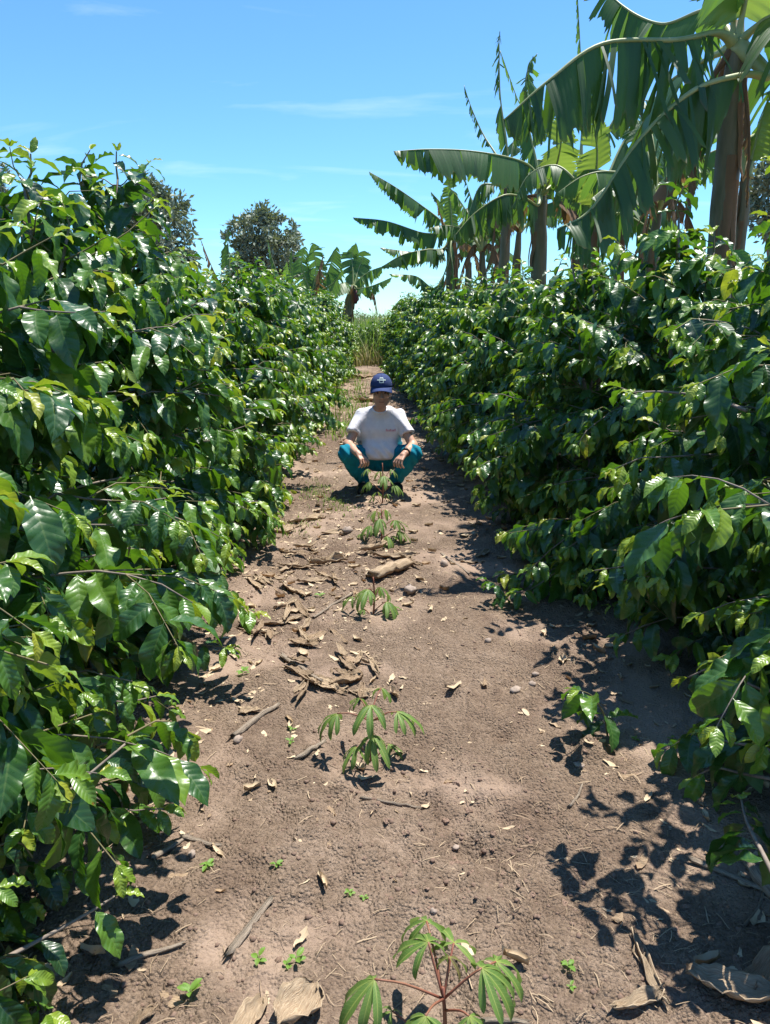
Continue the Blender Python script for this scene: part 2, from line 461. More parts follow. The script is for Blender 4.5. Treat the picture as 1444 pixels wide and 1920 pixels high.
def mat_cassava():
    t = NT('cassava_leaf')
    u, v = t.uvxy()
    tone = t.attr('tone').outputs['Fac']
    vv = t.math('ABSOLUTE', t.math('MULTIPLY', t.math('SUBTRACT', v, 0.5), 2.0))
    col = t.ramp(tone, [(0.0, (0.075, 0.165, 0.035)), (0.5, (0.15, 0.245, 0.055)), (0.8, (0.21, 0.27, 0.07)), (1.0, (0.14, 0.10, 0.05))])
    mid = t.rng(vv, 0.05, 0.14, 1, 0)
    hub = t.rng(u, 0.0, 0.16, 1, 0)
    lat = t.rng(t.math('SINE', t.math('MULTIPLY', t.math('SUBTRACT', u, t.math('MULTIPLY', vv, 0.07)), 2 * math.pi * 14)), 0.85, 1.0)
    col = t.mix(t.math('MAXIMUM', t.math('MULTIPLY', mid, 0.8), t.math('MAXIMUM', hub, t.math('MULTIPLY', lat, 0.22))), col, (0.33, 0.38, 0.10))
    bf = t.n.new('ShaderNodeNewGeometry').outputs['Backfacing']
    col = t.mix(t.math('MULTIPLY', bf, 0.5), col, (0.14, 0.20, 0.10))
    n = t.bump(t.math('ADD', lat, mid), 0.25, 0.003)
    sh = t.pbr(col, 0.5, n, 0.4)
    return t.finish(t.translucent(sh, t.mix(0.5, col, (0.30, 0.50, 0.05)), 0.28, n))
M['cassava'] = mat_cassava()
M['petiole'] = mat_plain('red_petiole', (0.22, 0.07, 0.05), (0.30, 0.15, 0.08), 8, 0.5, 0.1, 0.002)
# ================================================================== ground
PATH_X = 0.12                       # centre of the bare strip between the rows
_pits = [(gnd(x, y), r, d) for x, y, r, d in (
    (890, 1500, .06, .022), (840, 1530, .05, .02), (950, 1530, .05, .02), (870, 1580, .055, .022), (920, 1600, .05, .016),
    (1010, 1525, .05, .02), (740, 1560, .05, .012), (840, 1310, .06, .018), (1010, 1090, .08, .02), (940, 1380, .05, .02),
    (690, 1600, .08, -.012), (560, 1580, .22, -.015), (980, 1650, .18, -.012), (1110, 1420, .07, -.03), (840, 1650, .05, .016),
    (640, 1540, .05, .012), (800, 1490, .05, .014))]
def ground_h(x, y, fine=True):
    x = np.asarray(x, float); y = np.asarray(y, float)
    d = np.abs(x - PATH_X)
    h = 0.07 * sstep(0.62, 1.25, d) * sstep(40, 28, y)
    h = h + 0.045 * fbm(x, y, 0.9, 3, 3) + 0.03 * fbm(x, y, 3.3, 3, 5)
    if fine:
        rough = 0.45 + 0.55 * sstep(-0.15, 0.15, fbm(x, y, 1.7, 2, 21))
        h = h + rough * (0.026 * fbm(x, y, 11, 3, 8) + 0.014 * np.maximum(fbm(x, y, 34, 2, 13) - 0.05, 0) * 2.2)
        for (cx, cy), r, dp in _pits:
            q = ((x - cx) ** 2 + (y - cy) ** 2) / (r * r)
            h = h - 1.6 * dp * np.exp(-q * 1.4) * (1 + 0.8 * fbm(x, y, 22, 2, 31))
    return h * sstep(300, 40, np.abs(y))
def gz(x, y):
    return float(ground_h(np.array([x]), np.array([y]))[0])

def graded(lo, hi, step0, grow, far):
    xs = [0.0]; s = step0
    while xs[-1] < far:
        if xs[-1] > hi: s *= grow
        xs.append(xs[-1] + s)
    return np.array(xs)
_r = graded(0, 1.15, 0.0125, 1.13, 3500.0)
gx = np.concatenate([-_r[:0:-1], _r]) + PATH_X
gy = [0.55]
while gy[-1] < 4000:
    y_ = gy[-1]
    gy.append(y_ + (max(0.010, 0.0062 * y_) if y_ < 32 else 0.08 * y_))
gy = np.concatenate([-np.array([4000, 1500, 500, 150, 50, 20, 8, 4, 2, 1.0, 0.4, 0.0])[:], [0.25, 0.4], gy])
GX, GY = np.meshgrid(gx, gy, indexing='ij')
GZ = ground_h(GX.ravel(), GY.ravel())
gme = make_mesh('ground', np.stack([GX.ravel(), GY.ravel(), GZ], -1), grid_quads(len(gx), len(gy))[:, ::1], M['soil'])
ground = tag(link('ground', gme), 'bare brown crumbly soil strip between two coffee rows', None, None, 'structure')

# crumbs of soil lying on the sheet
def blob(n_lat=4, n_lon=6, seed=0, squash=0.6):
    r = np.random.default_rng(seed)
    V, Q = [], []
    th = np.linspace(0, math.pi, n_lat + 1)
    for i in range(n_lat + 1):
        for j in range(n_lon):
            a = j / n_lon * 2 * math.pi
            s = 1 + r.uniform(-.28, .28) if 0 < i < n_lat else 1
            V.append((s * math.sin(th[i]) * math.cos(a), s * math.sin(th[i]) * math.sin(a), squash * s * math.cos(th[i])))
    for i in range(n_lat):
        for j in range(n_lon):
            Q.append((i * n_lon + j, (i + 1) * n_lon + j, (i + 1) * n_lon + (j + 1) % n_lon, i * n_lon + (j + 1) % n_lon))
    return np.array(V), np.array(Q)
def scatter_mesh(T, pos, size, rot, tilt=None):
    """T list of (V,Q); place copies flat on the ground"""
    Vs, Qs, o = [], [], 0
    for k in range(len(pos)):
        V, Q = T[k % len(T)]
        c, s = math.cos(rot[k]), math.sin(rot[k])
        W = V * size[k]
        W = np.stack([W[:, 0] * c - W[:, 1] * s, W[:, 0] * s + W[:, 1] * c, W[:, 2]], -1)
        Vs.append(W + pos[k]); Qs.append(Q + o); o += len(V)
    return np.vstack(Vs), np.vstack(Qs)
def rand_ground(n, ylo=0.9, yhi=9.0, half=0.95, pw=1.6):
    y = ylo + (yhi - ylo) * rng.random(n) ** pw
    x = PATH_X + rng.uniform(-half, half, n)
    return x, y
cl = [blob(3, 5, s, .65) for s in range(6)]
x, y = rand_ground(9000, pw=1.3)
keep = fbm(x, y, 1.7, 2, 21) + rng.uniform(-.25, .25, len(x)) > -0.05
x, y = x[keep], y[keep]
sz = 0.0022 + 0.0085 * rng.random(len(x)) ** 4.0
V, Q = scatter_mesh(cl, np.stack([x, y, ground_h(x, y) + sz * .05], -1), sz, rng.uniform(0, 6.28, len(x)))
tag(link('soil_crumbs', make_mesh('soil_crumbs', V, Q, M['clod'])), 'small crumbs of dry soil scattered over the bare strip', None, None, 'stuff')

# straw and rootlet litter: thin bent slivers
def sliver(seed):
    r = np.random.default_rng(seed)
    n = 4
    b = r.uniform(-.2, .2) if r.random() < .7 else r.uniform(-.6, .6); z = r.uniform(0.02, .16)
    P = np.array([(t - .5, b * (t - .5) ** 2 + r.uniform(-.03, .03), z * math.sin(t * math.pi) + .02) for t in np.linspace(0, 1, n)])
    w = r.uniform(.008, .028)
    V = np.vstack([np.stack([P[:, 0], P[:, 1] + w, P[:, 2]], -1), np.stack([P[:, 0], P[:, 1] - w, P[:, 2] + r.uniform(-.02, .03)], -1)])
    Q = np.array([(n + i, n + i + 1, i + 1, i) for i in range(n - 1)])
    return V, Q
sl = [sliver(s) for s in range(24)]
x, y = rand_ground(36000, 0.9, 13, 1.05, 1.35)
dens = 0.35 + 0.65 * sstep(0.3, 0.85, np.abs(x - PATH_X)) + 1.0 * sstep(3.0, 4.4, y)
keep = (fbm(x, y, 2.1, 2, 44) + 0.35 * dens + rng.uniform(-.35, .35, len(x))) > 0.14
x, y = x[keep], y[keep]
sz = 0.009 + 0.05 * rng.random(len(x)) ** 3.4
V, Q = scatter_mesh(sl, np.stack([x, y, ground_h(x, y) + 0.002], -1), sz, rng.uniform(0, 6.28, len(x)))
tag(link('straw_litter', make_mesh('straw_litter', V, Q, M['straw'])), 'thin straw and rootlet litter strewn over the soil', None, None, 'stuff')

# broken leaf flakes
def flake(seed):
    r = np.random.default_rng(seed)
    n, m = 5, 3
    u = np.linspace(-.5, .5, n); w = np.linspace(-1, 1, m)
    U, W = np.meshgrid(u, w, indexing='ij')
    hw = (0.08 + .2 * r.random()) * np.sqrt(np.clip(1 - (2 * np.abs(U)) ** 3 * .9, 0.05, 1)) * r.uniform(.55, 1.3, U.shape)
    U = U + r.uniform(-.10, .10, U.shape)
    Z = 0.08 + .35 * r.random() * W ** 2 * r.choice([1, 1, -.2]) + .5 * r.random() * U ** 2 + r.uniform(-.07, .07, U.shape)
    V = np.stack([U, W * hw, Z], -1).reshape(-1, 3)
    return V, grid_quads(n, m)
fk = [flake(s) for s in range(20)]
def flakes(name, n, mat, label, yl, yh, bias):
    x, y = rand_ground(n, yl, yh, 1.15, 1.15)
    p = 0.05 + bias * np.exp(-((y - 4.4) / 1.5) ** 2) * sstep(0.55, -0.2, x) + .35 * sstep(3.5, 5, y) * np.exp(-((x - .0) / .45) ** 2) + 0.5 * sstep(0.45, .9, np.abs(x - PATH_X)) + 0.35 * sstep(6, 9, y)
    k = rng.random(n) < p
    x, y = x[k], y[k]
    sz = 0.018 + 0.06 * rng.random(len(x)) ** 2.2
    V, Q = scatter_mesh(fk, np.stack([x, y, ground_h(x, y) - sz * .07], -1), sz, rng.uniform(0, 6.28, len(x)))
    uv = V[:, :2] * 9
    tag(link(name, make_mesh(name, V, Q, mat, uv)), label, None, None, 'stuff')
flakes('leaf_litter', 6500, M['flake'], 'pale broken flakes of dry leaf on the soil', 1.1, 20, 1.7)
flakes('leaf_mulch', 3000, M['drydark'], 'brown broken flakes of dead leaf under the rows', 1.1, 20, .6)

# clods turned up in the trodden middle and at the row edges
cb = []
for s in range(10):
    V_, Q_ = blob(6, 9, 70 + s, .55)
    V_ = V_ * np.random.default_rng(s).uniform(.75, 1.25, (len(V_), 1)) * np.array([1, np.random.default_rng(s + 50).uniform(.5, .9), 1])
    cb.append((V_, Q_))
cs = [(880, 1530, .16), (950, 1560, .14), (840, 1580, .12), (450, 1230, .14), (420, 1290, .10), (1000, 1100, .15), (900, 1340, .2), (1120, 1430, .10), (700, 1500, .2), (1330, 1700, .15), (620, 1180, .2)]
xs, ys = [], []
for a, b, sg in cs:
    gx_, gy_ = gnd(a, b)
    xs.append(gx_ + rng.normal(0, sg, 34)); ys.append(gy_ + rng.normal(0, sg * 1.2, 34))
xs = np.concatenate(xs); ys = np.concatenate(ys)
sz = .003 + .011 * rng.random(len(xs)) ** 3
V, Q = scatter_mesh(cb, np.stack([xs, ys, ground_h(xs, ys) - sz * .12], -1), sz, rng.uniform(0, 6.28, len(xs)))
tag(link('soil_clods', make_mesh('soil_clods', V, Q, M['clod'], smooth=False)), 'crumbly clods of turned soil in patches on the path', None, None, 'stuff')
# ================================================================== coffee rows
def leaf_template(nu, nv, W=0.40, curl=0.9, fold=0.35, wave=0.06, corr=0.012, seed=0, waves=3.0, widest=0.45, petiole=0.07):
    """unit leaf: base at 0, along +X, upper side +Z"""
    r = np.random.default_rng(seed)
    ph1, ph2 = r.uniform(0, 6.28, 2); bend = r.uniform(-.18, .18)
    t = np.linspace(0, 1, nu); v = np.linspace(-1, 1, nv)
    a = 0.75; b = a * (1 - widest) / widest
    prof = t ** a * (1 - t) ** b
    prof = prof / prof.max()
    tip = np.clip((t - 0.86) / 0.14, 0, 1)
    prof = np.where(t > .86, np.maximum(prof * (1 - .45 * tip), 0.0), prof)
    hw = np.maximum(prof * W / 2, 0.006); hw[-1] = 0.003
    th = curl * (t ** 1.3)
    dx = np.cos(th); dz = -np.sin(th)
    cxs = np.concatenate([[0], np.cumsum((dx[1:] + dx[:-1]) / 2 * np.diff(t))])
    czs = np.concatenate([[0], np.cumsum((dz[1:] + dz[:-1]) / 2 * np.diff(t))])
    T, Vv = np.meshgrid(t, v, indexing='ij')
    HW = hw[:, None] * np.ones_like(Vv)
    av = np.abs(Vv)
    lift = fold * HW * (av ** 1.25) + wave * HW * 4 * av ** 2 * np.sin(2 * math.pi * waves * T + np.where(Vv > 0, ph1, ph2))
    lift = lift + corr * np.abs(np.sin(math.pi * 9 * (T - .14 * av))) * np.sqrt(np.clip(av * (1.02 - av), 0, 1))
    Y = Vv * HW * math.cos(math.atan(fold)) + bend * T ** 2 * .5
    nx, nz = np.sin(th)[:, None], np.cos(th)[:, None]
    X = cxs[:, None] + lift * nx; Z = czs[:, None] + lift * nz
    V = np.stack([X, Y, Z], -1).reshape(-1, 3)
    V[:, 0] += petiole
    UV = np.stack([T, (Vv + 1) / 2], -1).reshape(-1, 2)
    Q = grid_quads(nu, nv)
    # petiole sliver
    n0 = len(V)
    V = np.vstack([V, [[0, -.006, 0], [0, .006, 0], [petiole + .02, -.006, .004], [petiole + .02, .006, .004]]])
    UV = np.vstack([UV, [[0, .5]] * 4])
    Q = np.vstack([Q, [[n0, n0 + 2, n0 + 3, n0 + 1]]])
    return V, Q, UV

LP = []
for s in range(10):
    r = np.random.default_rng(100 + s)
    LP.append(dict(W=r.uniform(.37, .46), curl=r.uniform(.45, 1.35), fold=r.uniform(.15, .6), wave=r.uniform(.02, .085), corr=r.uniform(.005, .011), seed=s, waves=r.uniform(2.2, 4.2)))
LO = [leaf_template(6, 5, **{**p, 'corr': 0}) for p in LP]
HI = [leaf_template(28, 9, **p) for p in LP]
TONES = [0.05, 0.28, 0.48, 0.68, 0.88]
HI_MESH = {}
def hi_mesh(var, tone):
    k = int(np.argmin([abs(t - tone) for t in TONES]))
    if (var, k) not in HI_MESH:
        V, Q, UV = HI[var]
        HI_MESH[(var, k)] = make_mesh('leaf', V, Q, M['coffee'], UV, np.full(len(V), TONES[k]))
    return HI_MESH[(var, k)]
def frames(D, N):
    X = norm(D); Z = norm(N - X * np.sum(N * X, -1, keepdims=True)); Y = np.cross(Z, X)
    return np.stack([X, Y, Z], -1)          # columns are axes
def merge_leaves(L, idx, T=None):
    T = T or LO
    Vs, Qs, Us, Ts, o = [], [], [], [], 0
    R = frames(L['dir'], L['nrm'])
    for var in range(len(T)):
        k = idx[L['var'][idx] == var]
        if not len(k): continue
        V, Q, UV = T[var]
        W = np.einsum('nij,vj->nvi', R[k], V) * L['size'][k][:, None, None] + L['pos'][k][:, None]
        Vs.append(W.reshape(-1, 3))
        Qs.append((Q[None] + (np.arange(len(k)) * len(V))[:, None, None]).reshape(-1, 4) + o)
        Us.append(np.tile(UV, (len(k), 1))); Ts.append(np.repeat(L['tone'][k], len(V)))
        o += len(k) * len(V)
    return np.vstack(Vs), np.vstack(Qs), np.vstack(Us), np.concatenate(Ts)

class Shrub:
    def __init__(s): s.leaf = []; s.br = []; s.stems = []
    def add_leaf(s, p, d, n, size, tone, var): s.leaf.append((*p, *d, *n, size, tone, var))
    def arrays(s):
        A = np.array(s.leaf, float)
        return dict(pos=A[:, 0:3], dir=A[:, 3:6], nrm=A[:, 6:9], size=A[:, 9], tone=A[:, 10], var=A[:, 11].astype(int))
UP = np.array([0, 0, 1.0])
def leafy(sh, P, R, r, start=0.4, lsize=0.14, young=1.0, gap=0.05, droop=(0.1, 1.05)):
    """leaf pairs along the twig P, from fraction start to the tip"""
    seg = np.linalg.norm(np.diff(P, axis=0), axis=1); cum = np.concatenate([[0], np.cumsum(seg)]); Ltot = cum[-1]
    s = Ltot * start; k = 0
    lsize = lsize * 1.0
    while s < Ltot:
        i = min(np.searchsorted(cum, s) - 1, len(P) - 2); i = max(i, 0)
        f = (s - cum[i]) / max(seg[i], 1e-6)
        p = P[i] * (1 - f) + P[i + 1] * f
        d = norm(P[i + 1] - P[i])
        side = norm(np.cross(d, UP) + 1e-6)
        if abs(d[2]) > 0.85: side = norm(np.array([math.cos(k * 1.57 + .4), math.sin(k * 1.57 + .4), 0]))
        if k % 2 and r.random() < .5: side = norm(side + UP * r.uniform(-.5, .5))
        end = (Ltot - s) / Ltot
        sz = lsize * (0.55 + 0.55 * min(1, end * 3.2 + .12)) * r.uniform(.62, 1.22)
        yo = math.exp(-end * 5.0) * young
        for sg in (1, -1):
            if r.random() < 0.10: continue
            dr = r.uniform(*droop) * (0.45 + .55 * min(1, end * 4 + .25))
            ld = norm(side * sg * r.uniform(.6, 1) + d * r.uniform(.15, .75) - UP * dr)
            n = norm(UP * 1.0 + d * r.uniform(-.1, .5) + side * sg * r.uniform(-.1, .6) + r.normal(0, .30, 3))
            tone = float(np.clip(0.21 + 0.46 * yo + r.normal(0, .13) + (.55 if r.random() < .015 else 0), 0, 1))
            sh.add_leaf(p, ld, n, sz, tone, r.integers(0, 10))
        s += gap * r.uniform(.75, 1.3) * (0.55 + .45 * min(1, end * 3 + .2)); k += 1
    # tip: a pair of small upright young leaves
    d = norm(P[-1] - P[-2])
    for sg in (1, -1):
        side = norm(np.cross(d, UP) + 1e-6)
        sh.add_leaf(P[-1], norm(d + side * sg * .45 + UP * r.uniform(-.5, .4)), norm(UP + r.normal(0, .3, 3)), lsize * r.uniform(.35, .55), float(np.clip(.30 + .5 * young + r.normal(0, .08), 0, 1)), r.integers(0, 10))
def make_shrub(seed, H=2.1, Lmax=0.66, dens=1.0, nstem=3, full=3.2):
    r = np.random.default_rng(seed)
    sh = Shrub()
    for q in range(nstem):
        a0 = r.uniform(0, 6.28)
        hh = H * r.uniform(.86, 1.0) if q else H
        base = np.array([.07 * math.cos(a0), .07 * math.sin(a0), -.03])
        lean = np.array([math.cos(a0), math.sin(a0), 0]) * r.uniform(.05, .26)
        zs = np.linspace(0, 1, 12)
        P = np.array([base + lean * z ** 1.4 + np.array([r.normal(0, .008), r.normal(0, .008), 0]) + UP * (hh * z + .0) for z in zs])
        sh.stems.append((P, 0.020 * (1 - .72 * zs)))
        z = 0.14; az = r.uniform(0, 6.28)
        while z < hh - .03:
            i = min(int(z / hh * 11), 10); f = z / hh * 11 - i
            p0 = P[i] * (1 - f) + P[i + 1] * f
            az += math.pi / 2 + r.normal(0, .3)
            for opp in (0, math.pi):
                if r.random() > .92: continue
                a = az + opp + r.normal(0, .15)
                q_ = z / hh
                ln = (Lmax * (1 - q_ ** full) * (0.80 + .30 * min(1, q_ * 4)) + .11) * r.uniform(.68, 1.1)
                h = np.array([math.cos(a), math.sin(a), 0])
                up = 0.30 + .5 * q_ + r.normal(0, .16); dr = r.uniform(.2, .65) * (1.1 - .4 * q_)
                n = 9
                tt = np.linspace(0, 1, n)
                wob = np.cumsum(r.normal(0, .012, (n, 3)), 0)
                B = p0 + h * (ln * tt)[:, None] + UP * (ln * (up * tt - dr * tt ** 2))[:, None] + wob
                B[:, 2] = np.maximum(B[:, 2], .05)
                sh.br.append((B, 0.0052 * (1 - .66 * tt) * (0.7 + ln * .5)))
                leafy(sh, B, None, r, start=r.uniform(.34, .5) if q_ < .8 else .12, lsize=r.uniform(.132, .172), gap=.064 / dens)
                if ln > .36:
                    for kk in range(r.integers(2, 5)):
                        t0 = r.integers(2, 7); sg = r.choice([-1, 1])
                        l2 = ln * r.uniform(.28, .5)
                        h2 = norm(h * .75 + np.cross(UP, h) * sg * r.uniform(.5, 1) + UP * r.uniform(-.15, .75))
                        t2 = np.linspace(0, 1, 5)
                        C = B[t0] + h2 * (l2 * t2)[:, None] - UP * (l2 * .4 * t2 ** 2)[:, None]
                        C[:, 2] = np.maximum(C[:, 2], .05)
                        sh.br.append((C, 0.0030 * (1 - .6 * t2)))
                        leafy(sh, C, None, r, start=.25, lsize=r.uniform(.118, .158), gap=.058 / dens)
            z += r.uniform(.08, .12)
        # leader tip
        T = np.array([P[-1], P[-1] + UP * .06 + r.normal(0, .01, 3), P[-1] + UP * .13 + r.normal(0, .02, 3)])
        sh.br.append((T, np.array([.006, .004, .003])))
        leafy(sh, T, None, r, start=.2, lsize=.12, gap=.045, droop=(0, .5))
    return sh

LX, RX = -1.38, 1.62
ORD = ['first', 'second', 'third', 'fourth', 'fifth', 'sixth', 'seventh', 'eighth', 'ninth', 'tenth']
near, far = [], []
for side, X0 in (('left', LX), ('right', RX)):
    y = 0.95 if side == 'left' else 0.75
    k = 0
    while y < 26:
        px_ = X0 + rng.uniform(-.06, .06) + (.07 * sstep(3.2, 2.0, y) - .08 * sstep(3.0, 4.5, y) - .22 * sstep(9, 15, y) if side == 'right' else .06 * sstep(3.4, 4.4, y) + .20 * sstep(9, 16, y))
        Hh = (1.80 if side == 'left' else 1.82) + rng.uniform(-.10, .08) + (.12 * sstep(7, 11, y) if side == 'right' else 0)
        (near if y < 8.2 else far).append([side, px_, y, Hh, k])
        k += 1
        y += rng.uniform(.98, 1.12)
# the tall shrub near the left edge
for s in near:
    if s[0] == 'left' and s[4] in (0, 1, 2): s[3] = (1.7, 1.78, 1.92)[s[4]]
    if s[0] == 'left' and s[4] in (3,): s[3] = 2.16
    if s[0] == 'right' and s[4] in (1, 2, 3): s[3] = 1.97
    if s[0] == 'right' and s[4] == 0: s[3] = 1.2; s[1] += .42
    if s[0] == 'right' and s[4] == 1: s[1] += .08
    if s[0] == 'left' and s[4] in (4, 5, 6): s[3] += (-.12, -.02, .04)[s[4] - 4]
    if s[0] == 'left' and s[4] in (0, 1): s[1] += .10

def custom_branch(sh, pts, r, start, lsize, rad=.005, young=1.0, gap=.05, droop=(.3, 1.1)):
    P = catmull(pts, 14)
    sh.br.append((P, rad * (1 - .6 * np.linspace(0, 1, 14))))
    leafy(sh, P, None, r, start, lsize, young, gap, droop)

NEAR = []
for side, x, y, H, k in near:
    sh = make_shrub(500 + k * 2 + (side == 'right'), H, (.56 if k == 3 else .66) if side == 'left' else .70, full=(2.2 if k in (3, 4) else 3.2) if side == 'left' else 2.2)
    NEAR.append([sh, side, np.array([x, y, gz(x, y)]), k])
def find(side, k): return next(n for n in NEAR if n[1] == side and n[3] == k)
rh = np.random.default_rng(77)
def hero(side, k, pix, start, lsize, **kw):
    n = find(side, k)
    custom_branch(n[0], [at(*p) - n[2] for p in pix], rh, start, lsize, **kw)
hero('left', 0, [(-90, 1850, 1.22), (60, 1770, 1.36), (165, 1712, 1.44), (215, 1680, 1.48)], .30, .125, rad=.006, gap=.095)
hero('left', 0, [(-60, 1660, 1.35), (20, 1560, 1.45), (120, 1490, 1.55), (235, 1395, 1.66)], .62, .12, rad=.007)
hero('left', 0, [(-140, 1700, 1.28), (-40, 1610, 1.36), (30, 1575, 1.42), (70, 1620, 1.44)], .35, .115, gap=.07)
hero('left', 0, [(-120, 1930, 1.15), (-30, 1820, 1.24), (20, 1790, 1.3), (60, 1800, 1.33)], .35, .115, gap=.07)
hero('left', 0, [(-100, 1560, 1.4), (0, 1480, 1.48), (60, 1450, 1.54), (100, 1480, 1.56)], .35, .115, gap=.07)
hero('left', 1, [(-40, 1210, 1.75), (40, 1275, 1.80), (110, 1350, 1.84), (150, 1420, 1.86)], .42, .15, rad=.009)
hero('left', 1, [(30, 1590, 1.8), (110, 1560, 1.86), (200, 1535, 1.9)], .80, .14)
hero('left', 1, [(180, 1400, 1.9), (240, 1380, 2.0), (300, 1350, 2.08), (345, 1370, 2.12)], .4, .14)
hero('right', 1, [(1480, 1420, 1.8), (1420, 1400, 1.95), (1360, 1390, 2.05), (1320, 1370, 2.12)], .3, .13, rad=.006)
hero('right', 1, [(1500, 1300, 2.0), (1420, 1290, 2.1), (1350, 1250, 2.2), (1290, 1270, 2.25)], .3, .14, rad=.006)
hero('right', 0, [(1480, 1700, 1.3), (1430, 1600, 1.45), (1400, 1540, 1.6), (1390, 1500, 1.7)], .3, .13, rad=.006)
hero('left', 2, [(-40, 1000, 2.2), (60, 1000, 2.4), (200, 985, 2.6), (300, 960, 2.7)], .55, .15, rad=.008)
hero('left', 2, [(-20, 945, 2.4), (80, 930, 2.6), (180, 905, 2.7), (260, 890, 2.8)], .5, .14, rad=.007)
hero('left', 4, [(220, 770, 4.4), (300, 735, 4.3), (340, 705, 4.2), (370, 690, 4.2)], .8, .13, rad=.008)
hero('right', 1, [(1444, 1460, 1.9), (1390, 1450, 2.0), (1340, 1440, 2.05), (1300, 1460, 2.08)], .4, .11, rad=.006)
hero('right', 2, [(1400, 770, 2.6), (1330, 745, 2.8), (1250, 735, 2.95), (1190, 735, 3.05)], .5, .14, rad=.007)
# the two upright shoots on top of the tall left shrub
n = find('left', 3)

# which leaves does the photo's viewpoint see, and how large
ents = []
for si, n in enumerate(NEAR):
    L = n[0].arrays(); n.append(L)
    c = L['pos'] + L['dir'] * (L['size'] * .5)[:, None] + n[2]
    u, v, zc = project(c)
    for j in np.nonzero((zc > .5) & (u > -40) & (u < 1484) & (v > -40) & (v < 1960))[0]:
        ents.append((zc[j], si, j, u[j], v[j], L['size'][j] / zc[j] * FPX))
ents.sort(key=lambda e: e[0])
CELL = 6
buf = np.zeros((1920 // CELL + 2, 1444 // CELL + 2), bool)
vis = {si: [] for si in range(len(NEAR))}
for zc, si, j, u, v, ln in ents:
    rad = max(1, int(ln * .27 / CELL))
    a, b = int(v / CELL), int(u / CELL)
    w = buf[max(a - rad, 0):max(a + rad + 1, 0), max(b - rad, 0):max(b + rad + 1, 0)]
    if w.size == 0: continue
    free = 1 - w.mean()
    if free > .3 and ln > 18: vis[si].append((ln * ln * free, j))
    w[:] = True
n_leaf = 0
for si, (sh, side, base, k, L) in enumerate(NEAR):
    pick = [j for _, j in sorted(vis[si], reverse=True)[:300]]
    if side == 'left':
        lab = 'glossy dark green coffee shrub, %s from the camera in the left-hand row' % ORD[k]
    else:
        lab = 'glossy dark green coffee shrub, %s from the camera in the right-hand row' % ORD[k]
    root = thing('coffee_shrub', lab, 'coffee shrub', base, 'coffee shrubs planted in two rows')
    for P, R in sh.stems:
        V, Q, uv = tube(P, R, 7, rough=.08)
        link('stem', make_mesh('stem', V, Q, M['bark'], uv), root)
    # the branches that show best are parts of their own
    sc_ = []
    for bi, (P, R) in enumerate(sh.br):
        u, v, zc = project(P + base)
        ok = (zc.min() > .4) and (0 < u.mean() < 1444) and (0 < v.mean() < 1920)
        inner = (base[0] > 0) * -1 + (base[0] < 0) * 1
        sc_.append((np.ptp(u) + np.ptp(v)) * (R[0] / .005) * (1.0 if ok else 0) * (2 if (P[-1, 0] * inner) > .2 else .5))
    order = np.argsort(sc_)[::-1]
    for bi in order[:14]:
        P, R = sh.br[bi]
        V, Q, uv = tube(P, R, 6, rough=.1)
        link('branch', make_mesh('branch', V, Q, M['bark'], uv), root)
    rest = [tube(sh.br[bi][0][::2] if len(sh.br[bi][0]) > 4 else sh.br[bi][0], sh.br[bi][1][::2] if len(sh.br[bi][1]) > 4 else sh.br[bi][1], 4, cap=False) for bi in order[14:]]
    V, Q, uv, _ = joinm(rest)
    tag(link('twigs', make_mesh('twigs', V, Q, M['twig'], uv), root), kind='stuff')
    pickset = np.zeros(len(L['size']), bool); pickset[pick] = True
    V, Q, uv, tn = merge_leaves(L, np.nonzero(~pickset)[0])
    tag(link('foliage', make_mesh('foliage', V, Q, M['coffee'], uv, tn), root), kind='stuff')
    R = frames(L['dir'], L['nrm'])
    for j in pick:
        o = bpy.data.objects.new('leaf', hi_mesh(int(L['var'][j]), float(L['tone'][j])))
        COL.objects.link(o); o.parent = root
        m = Matrix(R[j].tolist()).to_4x4() @ Matrix.Scale(float(L['size'][j]), 4)
        m.translation = L['pos'][j]
        o.matrix_basis = m
        n_leaf += 1
print('coffee leaf objects', n_leaf, 'of', sum(len(n[4]['size']) for n in NEAR))

# farther shrubs: five shapes shared by many individuals
PROTO = []
for s in range(5):
    sh = make_shrub(900 + s, 2.05, .67, .9, 3, 2.6)
    L = sh.arrays()
    V, Q, uv, tn = merge_leaves(L, np.arange(len(L['size'])))
    fol = make_mesh('foliage', V, Q, M['coffee'], uv, tn)
    V, Q, uv, _ = joinm([tube(P, R, 4, cap=False) for P, R in sh.br[::2]])
    tw = make_mesh('twigs', V, Q, M['twig'], uv)
    st = [make_mesh('stem', *tube(P, R, 6)[:2], M['bark']) for P, R in sh.stems]
    PROTO.append((fol, tw, st))
def far_shrub(x, y, H, label, group, rot, pi):
    root = thing('coffee_shrub', label, 'coffee shrub', (x, y, gz(x, y)), group)
    root.rotation_euler.z = rot
    s = H / 2.05
    root.scale = (1, 1, s)
    fol, tw, st = PROTO[pi]
    for me in st: link('stem', me, root)
    tag(link('twigs', tw, root), kind='stuff'); tag(link('foliage', fol, root), kind='stuff')
    return root
for i, (side, x, y, H, k) in enumerate(far):
    if side == 'left' and y > 23.5: continue
    if k < 10: lab = 'glossy green coffee shrub, %s from the camera in the %s-hand row' % (ORD[k], side)
    else: lab = 'small-looking coffee shrub far down the %s-hand row, beyond the squatting man' % side
    far_shrub(x, y, H + (.12 if side == 'left' else 0), lab, 'coffee shrubs far down the %s row' % side if k >= 10 else 'coffee shrubs planted in two rows', rng.uniform(0, 6.28), i % 5)
